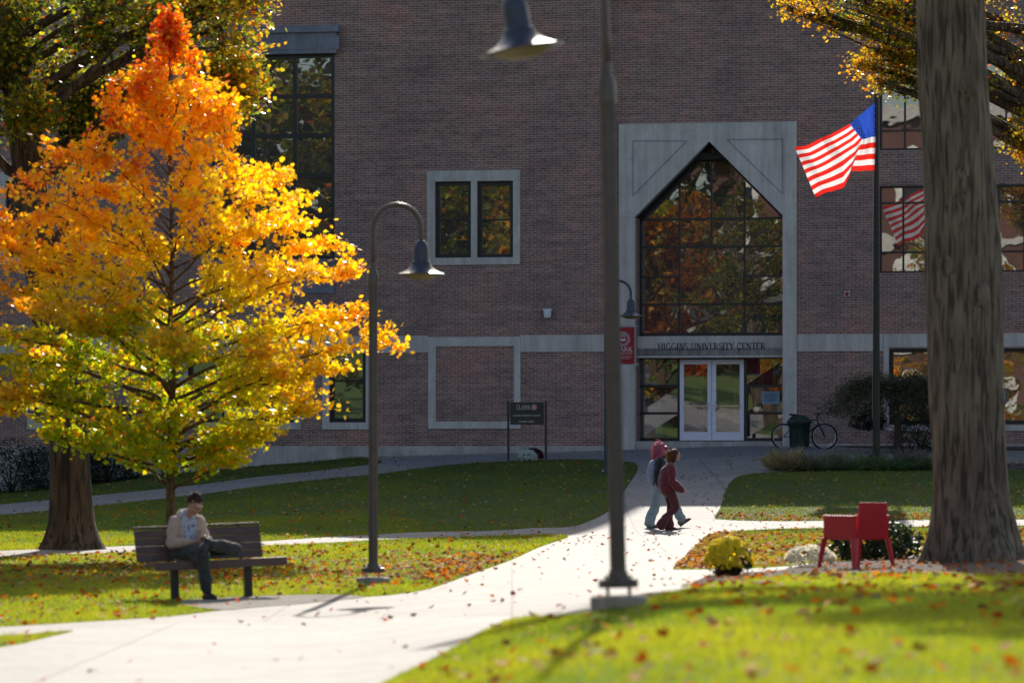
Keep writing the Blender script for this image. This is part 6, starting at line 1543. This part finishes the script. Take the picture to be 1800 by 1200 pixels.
tb.limb([(0,.08,.84),(.03,.08,.64),kB], [.1,.086,.07]); tb.limb([kB,(.02,.08,.28),(.02,.08,.08)], [.068,.068,.1]); tb.fuse('trousers', M['maroon_pants'], wom, .011, 2, wrinkle=.014, wscale=8)
M['sweater'] = cloth('maroon_knit', (.16,.022,.038), .18, 120, .6, None); jb = Blob()
jb.limb([(X(1174),0,.80),(X(1172),0,.93),(X(1174),0,1.1),(X(1178),0,1.24),(X(1180),0,1.29)], [(.185,.155),(.215,.18),(.205,.165),(.17,.115),(.11,.08)], 22, side=(0,1,0))
jb.limb([(X(1178),-.11,1.24),(X(1180),-.18,1.17),(X(1181),-.215,.97)], [.085,.085,.075]); jb.limb([(X(1181),-.215,.97),(X(1189),-.2,.86),(X(1198),-.18,.80)], [.08,.085,.06])
jb.limb([(X(1178),.11,1.24),(X(1178),.18,1.17),(X(1170),.21,.98)], [.085,.085,.075]); jb.limb([(X(1170),.21,.98),(X(1172),.2,.87),(X(1175),.18,.80)], [.08,.08,.055])
jb.fuse('sweater', M['sweater'], wom, .010, 2, wrinkle=.018, wscale=7)
cb_ = Blob(); cb_.limb([(X(1180.5),0,1.3),(X(1182),0,1.335)], [(.085,.07),(.066,.058)], 16, side=(0,1,0)); cb_.fuse('collar', cloth('pale_collar', (.6,.5,.45), .1), wom, .009, 1)
c, f, sd, up, k = fr; Mx = Matrix((sd, f, up)).transposed(); M4_ = Mx.to_4x4(); q = lambda x, y, z: c+Mx@Vector((x,y,z)); hb_ = Blob()
hb_.ball(q(0,-.025,.045), (.082,.092,.078), M4_, 22, 14); hb_.ball(q(0,-.075,-.03), (.075,.06,.09), M4_, 18, 12); hb_.limb([q(-.02,-.08,-.06),q(-.0,-.1,-.13),q(.0,-.12,-.19)], [(.075,.055),(.07,.05),(.05,.03)], 14, side=tuple(sd))
for s_ in (-1,1): hb_.limb([q(s_*.07,.0,.04),q(s_*.078,-.015,-.04),q(s_*.07,-.03,-.13)], [(.02,.035),(.02,.045),(.015,.035)], 10, side=tuple(sd))
M['hair_rim_gold'] = hair_mat('rim_lit_gold_strand', (.2,.08,.03), (1.0,.62,.25)); M['hair_auburn'] = hair_mat('auburn_hair', (.04,.018,.01), (.75,.4,.12)); hb_.fuse('hair', M['hair_auburn'], wom, .008, 1, wrinkle=.012, wscale=26)  # strands lighter than the auburn hair: backlit rim put into their colour
r_ = np.random.default_rng(3); roots = []
for i in range(360):
    a = r_.uniform(0, 2*math.pi); b_ = r_.uniform(-.9, 1.2); d_ = Vector((math.cos(a)*math.cos(b_), -abs(math.sin(a)*math.cos(b_))+.1, math.sin(b_))); roots.append((q(d_.x*.08, d_.y*.1-.02, d_.z*.08+.03), Mx@d_))
strands('loose_hair', roots, (.05,.15), (-.5,0,.05), M['hair_rim_gold'], wom, 4, .005, .55, 1.5)
M['boot'] = pmat('brown_boot', (.08,.035,.028), .6)
for hl, tl, upv in (((-.215,-.09,.12),(-.09,-.09,-.0+.015),(.75,0,.66)), ((-.03,.08,.005),(.205,.08,.005),(0,0,1))):
    s_ = Blob(); shoe(s_, hl, tl, .95, upv); s_.fuse('shoe', M['boot'], wom, .009, 1); sole(hl, tl, 'sole', M['sole'], wom, .95, upv)

pb_, pink = walker_root(1162, 928.5, .0, 'walker with windblown pink hair, black top and pale jeans behind the maroon sweater')
X = lambda px: (px-1162)*S9; ZZ = lambda py: (928.5-py)*S9
bd = Blob()
bd.limb([(X(1158),0,.86),(X(1158),0,1.0),(X(1160),0,1.17),(X(1162),0,1.34)], [(.15,.1),(.125,.09),(.15,.1),(.12,.075)], 20, side=(0,1,0)); bd.limb([(X(1162),0,1.34),(X(1164),0,1.43),(X(1167),0,1.5)], [.05,.046,.046], 14)
fr = head(bd, (X(1169),.0,ZZ(791.5)), (1,.1,-.04), (.05,0,1), .95)
kA, aA = (X(1150),-.08,ZZ(893)), (X(1141),-.09,ZZ(920)+.02); kB, aB = (X(1187),.08,ZZ(889)), (X(1200),.09,ZZ(913)+.03)
bd.limb([(X(1160),-.08,.9),(X(1154),-.08,.66),kA], [.088,.072,.053]); bd.limb([kA,(X(1145),-.085,.25),aA], [.05,.05,.035]); bd.limb([(X(1160),.08,.9),(X(1174),.08,.65),kB], [.088,.072,.053]); bd.limb([kB,(X(1194),.085,.3),aB], [.05,.05,.035])
for s_, ex, wx in ((-1,1153,1158),(1,1162,1172)):
    bd.limb([(X(1161),s_*.12,1.33),(X(1160),s_*.18,1.29),(X(ex),s_*.22,1.03)], [.047,.047,.038]); bd.limb([(X(ex),s_*.22,1.03),(X((ex+wx)/2+1),s_*.21,.9),(X(wx),s_*.19,.82)], [.038,.034,.025]); hand(bd, (X(wx),s_*.19,.83), (.25,0,-1), (0,-s_*.9,0), (1,0,.2), .5, .9)
bd.fuse('body', M['skin'], pink, .007, 2, paint=face_paint(fr, SKW, (.2,.05,.08)))
tb = Blob(); tb.limb([(X(1160),0,.86),(X(1159),0,1.0)], [(.16,.12),(.14,.11)], 18, side=(0,1,0))
tb.limb([(X(1160),-.08,.9),(X(1154),-.08,.65),kA], [.108,.105,.098]); tb.limb([kA,(X(1144),-.085,.25),(X(1141),-.09,.1)], [.098,.1,.105]); tb.limb([(X(1160),.08,.9),(X(1175),.08,.64),kB], [.108,.1,.09]); tb.limb([kB,(X(1194),.085,.29),(X(1199),.09,.2)], [.09,.09,.092])
tb.fuse('jeans', cloth('pale_denim', (.30,.38,.42), .22), pink, .011, 2, wrinkle=.014, wscale=8)
jb = Blob(); jb.limb([(X(1157),0,.92),(X(1158),0,1.05),(X(1160),0,1.2),(X(1162),0,1.34),(X(1163),0,1.4)], [(.175,.14),(.165,.125),(.175,.13),(.145,.1),(.085,.07)], 22, side=(0,1,0))
for s_, ex, wx in ((-1,1153,1158),(1,1162,1172)): jb.limb([(X(1161),s_*.12,1.33),(X(1160),s_*.185,1.27),(X(ex),s_*.22,1.03)], [.07,.072,.06]); jb.limb([(X(ex),s_*.22,1.03),(X((ex+wx)/2+1),s_*.21,.9),(X(wx),s_*.19,.84)], [.06,.056,.045])
jb.fuse('top', cloth('black_top', (.018,.018,.022), .2), pink, .011, 2, wrinkle=.012)
c, f, sd, up, k = fr; Mx = Matrix((sd, f, up)).transposed(); M4_ = Mx.to_4x4(); q = lambda x, y, z: c+Mx@Vector((x,y,z)); hb_ = Blob()
hb_.ball(q(0,-.02,.045), (.082,.094,.08), M4_, 22, 14); hb_.ball(q(0,-.09,-.02), (.07,.055,.075), M4_, 18, 12); hb_.limb([q(0,-.1,.0),q(.02,-.18,-.07),q(.03,-.27,-.16)], [(.055,.055),(.045,.04),(.018,.018)], 12, side=tuple(sd))
M['strand_rim_pink'] = hair_mat('rim_lit_pink_strand', (.75,.22,.32), (1.0,.62,.68)); M['hair_pink'] = hair_mat('pink_hair', (.34,.035,.09), (1.0,.4,.5)); hb_.fuse('hair', M['hair_pink'], pink, .008, 1, wrinkle=.016, wscale=24)  # paler strands carry the sunlit glow of the pink hair in their colour
roots = []
for i in range(620):
    a = r_.uniform(0, 2*math.pi); b_ = r_.uniform(-.8, 1.4); d_ = Vector((math.cos(a)*math.cos(b_), -abs(math.sin(a)*math.cos(b_))+.15, math.sin(b_))); roots.append((q(d_.x*.085, d_.y*.11-.03, d_.z*.085+.04), Mx@d_))
strands('loose_hair', roots, (.08,.22), (-.75,0,.12), M['strand_rim_pink'], pink, 5, .0055, .9, .9)
M['boot2'] = pmat('tan_boot', (.15,.10,.07), .6)
for hl, tl, upv in (((X(1136),-.09,.01),(X(1158),-.09,.012),(0,0,1)), ((X(1197),.09,.03),(X(1217),.09,ZZ(912)+.005),(-.55,0,.83))):
    s_ = Blob(); shoe(s_, hl, tl, 1.0, upv); s_.fuse('shoe', M['boot2'], pink, .009, 1); sole(hl, tl, 'sole', M['sole'], pink, 1.0, upv)
bp2 = Blob(); bp2.limb([(X(1147),0,.93),(X(1145.5),0,1.08),(X(1147),0,1.24),(X(1149.5),0,1.32)], [(.15,.085),(.155,.105),(.145,.085),(.11,.05)], 20, side=(0,1,0))
pk = empty('backpack', pb_, 0, 'light blue-grey backpack on the back of the pink-haired walker', 'backpack')
M['pack'] = cloth('backpack_fabric', (.30,.36,.48), .15); bp2.fuse('bag', M['pack'], pk, .012, 2, wrinkle=.012)
bp3 = Blob(); bp3.limb([(X(1141),0,.97),(X(1140.5),0,1.1)], [(.11,.035),(.11,.035)], 16, side=(0,1,0)); bp3.fuse('front_pocket', M['pack'], pk, .012, 1, wrinkle=.006)
for s_ in (-1,1):
    mb = MB(); mb.tube([(X(1150),s_*.09,1.33),(X(1158),s_*.1,1.41),(X(1168),s_*.11,1.36),(X(1172),s_*.12,1.22),(X(1165),s_*.15,1.05),(X(1150),s_*.13,.97)], [(.022,.006)]*6, 8, side=(0,1,0)); mb.build('strap', M['pack'], pk, smooth=True)
# ------------------------------------------------------------------ light, camera
SUN_AZ, SUN_EL = R(3.5), R(29.0)
w = bpy.data.worlds.new('World'); bpy.context.scene.world = w; w.use_nodes = True
nt = w.node_tree; nt.nodes.clear()
sky = nt.nodes.new('ShaderNodeTexSky'); sky.sky_type = 'NISHITA'; sky.sun_disc = False
sky.sun_elevation = SUN_EL; sky.sun_rotation = SUN_AZ; sky.air_density = 1.2; sky.dust_density = 2.0; sky.ozone_density = 1.0
bg = nt.nodes.new('ShaderNodeBackground'); bg.inputs['Strength'].default_value = .15
wo = nt.nodes.new('ShaderNodeOutputWorld'); L(nt, sky.outputs[0], bg.inputs[0]); L(nt, bg.outputs[0], wo.inputs[0])
ld = bpy.data.lights.new('sun', 'SUN'); ld.energy = 5.0; ld.angle = R(.53); ld.color = (1, .93, .82)
lo = bpy.data.objects.new('sun', ld); C.objects.link(lo)
dirv = Vector((math.sin(SUN_AZ)*math.cos(SUN_EL), math.cos(SUN_AZ)*math.cos(SUN_EL), math.sin(SUN_EL)))
lo.rotation_euler = dirv.to_track_quat('Z', 'Y').to_euler(); lo.location = (0, 60, 40)
cd = bpy.data.cameras.new('camera'); cam = bpy.data.objects.new('camera', cd); C.objects.link(cam)
cam.location = (0, 0, CAMZ); cam.rotation_euler = (R(90), 0, 0)
cd.sensor_width = 36; cd.lens = F*36/1800; cd.shift_y = (HOR-600)/1800
cd.clip_start = .5; cd.clip_end = 3000
cd.dof.use_dof = True; cd.dof.focus_distance = 86; cd.dof.aperture_fstop = 2.5; cd.dof.aperture_blades = 0
sc = bpy.context.scene; sc.camera = cam
sc.view_settings.view_transform = 'Standard'; sc.view_settings.look = 'None'; sc.view_settings.exposure = 0; sc.view_settings.gamma = 1
sc.cycles.use_denoising = True
try: sc.cycles.denoiser = 'OPENIMAGEDENOISE'
except Exception: pass
sc.cycles.max_bounces = 8; sc.cycles.diffuse_bounces = 3; sc.cycles.glossy_bounces = 3; sc.cycles.transparent_max_bounces = 12; sc.cycles.transmission_bounces = 4
sc.cycles.sample_clamp_indirect = 6
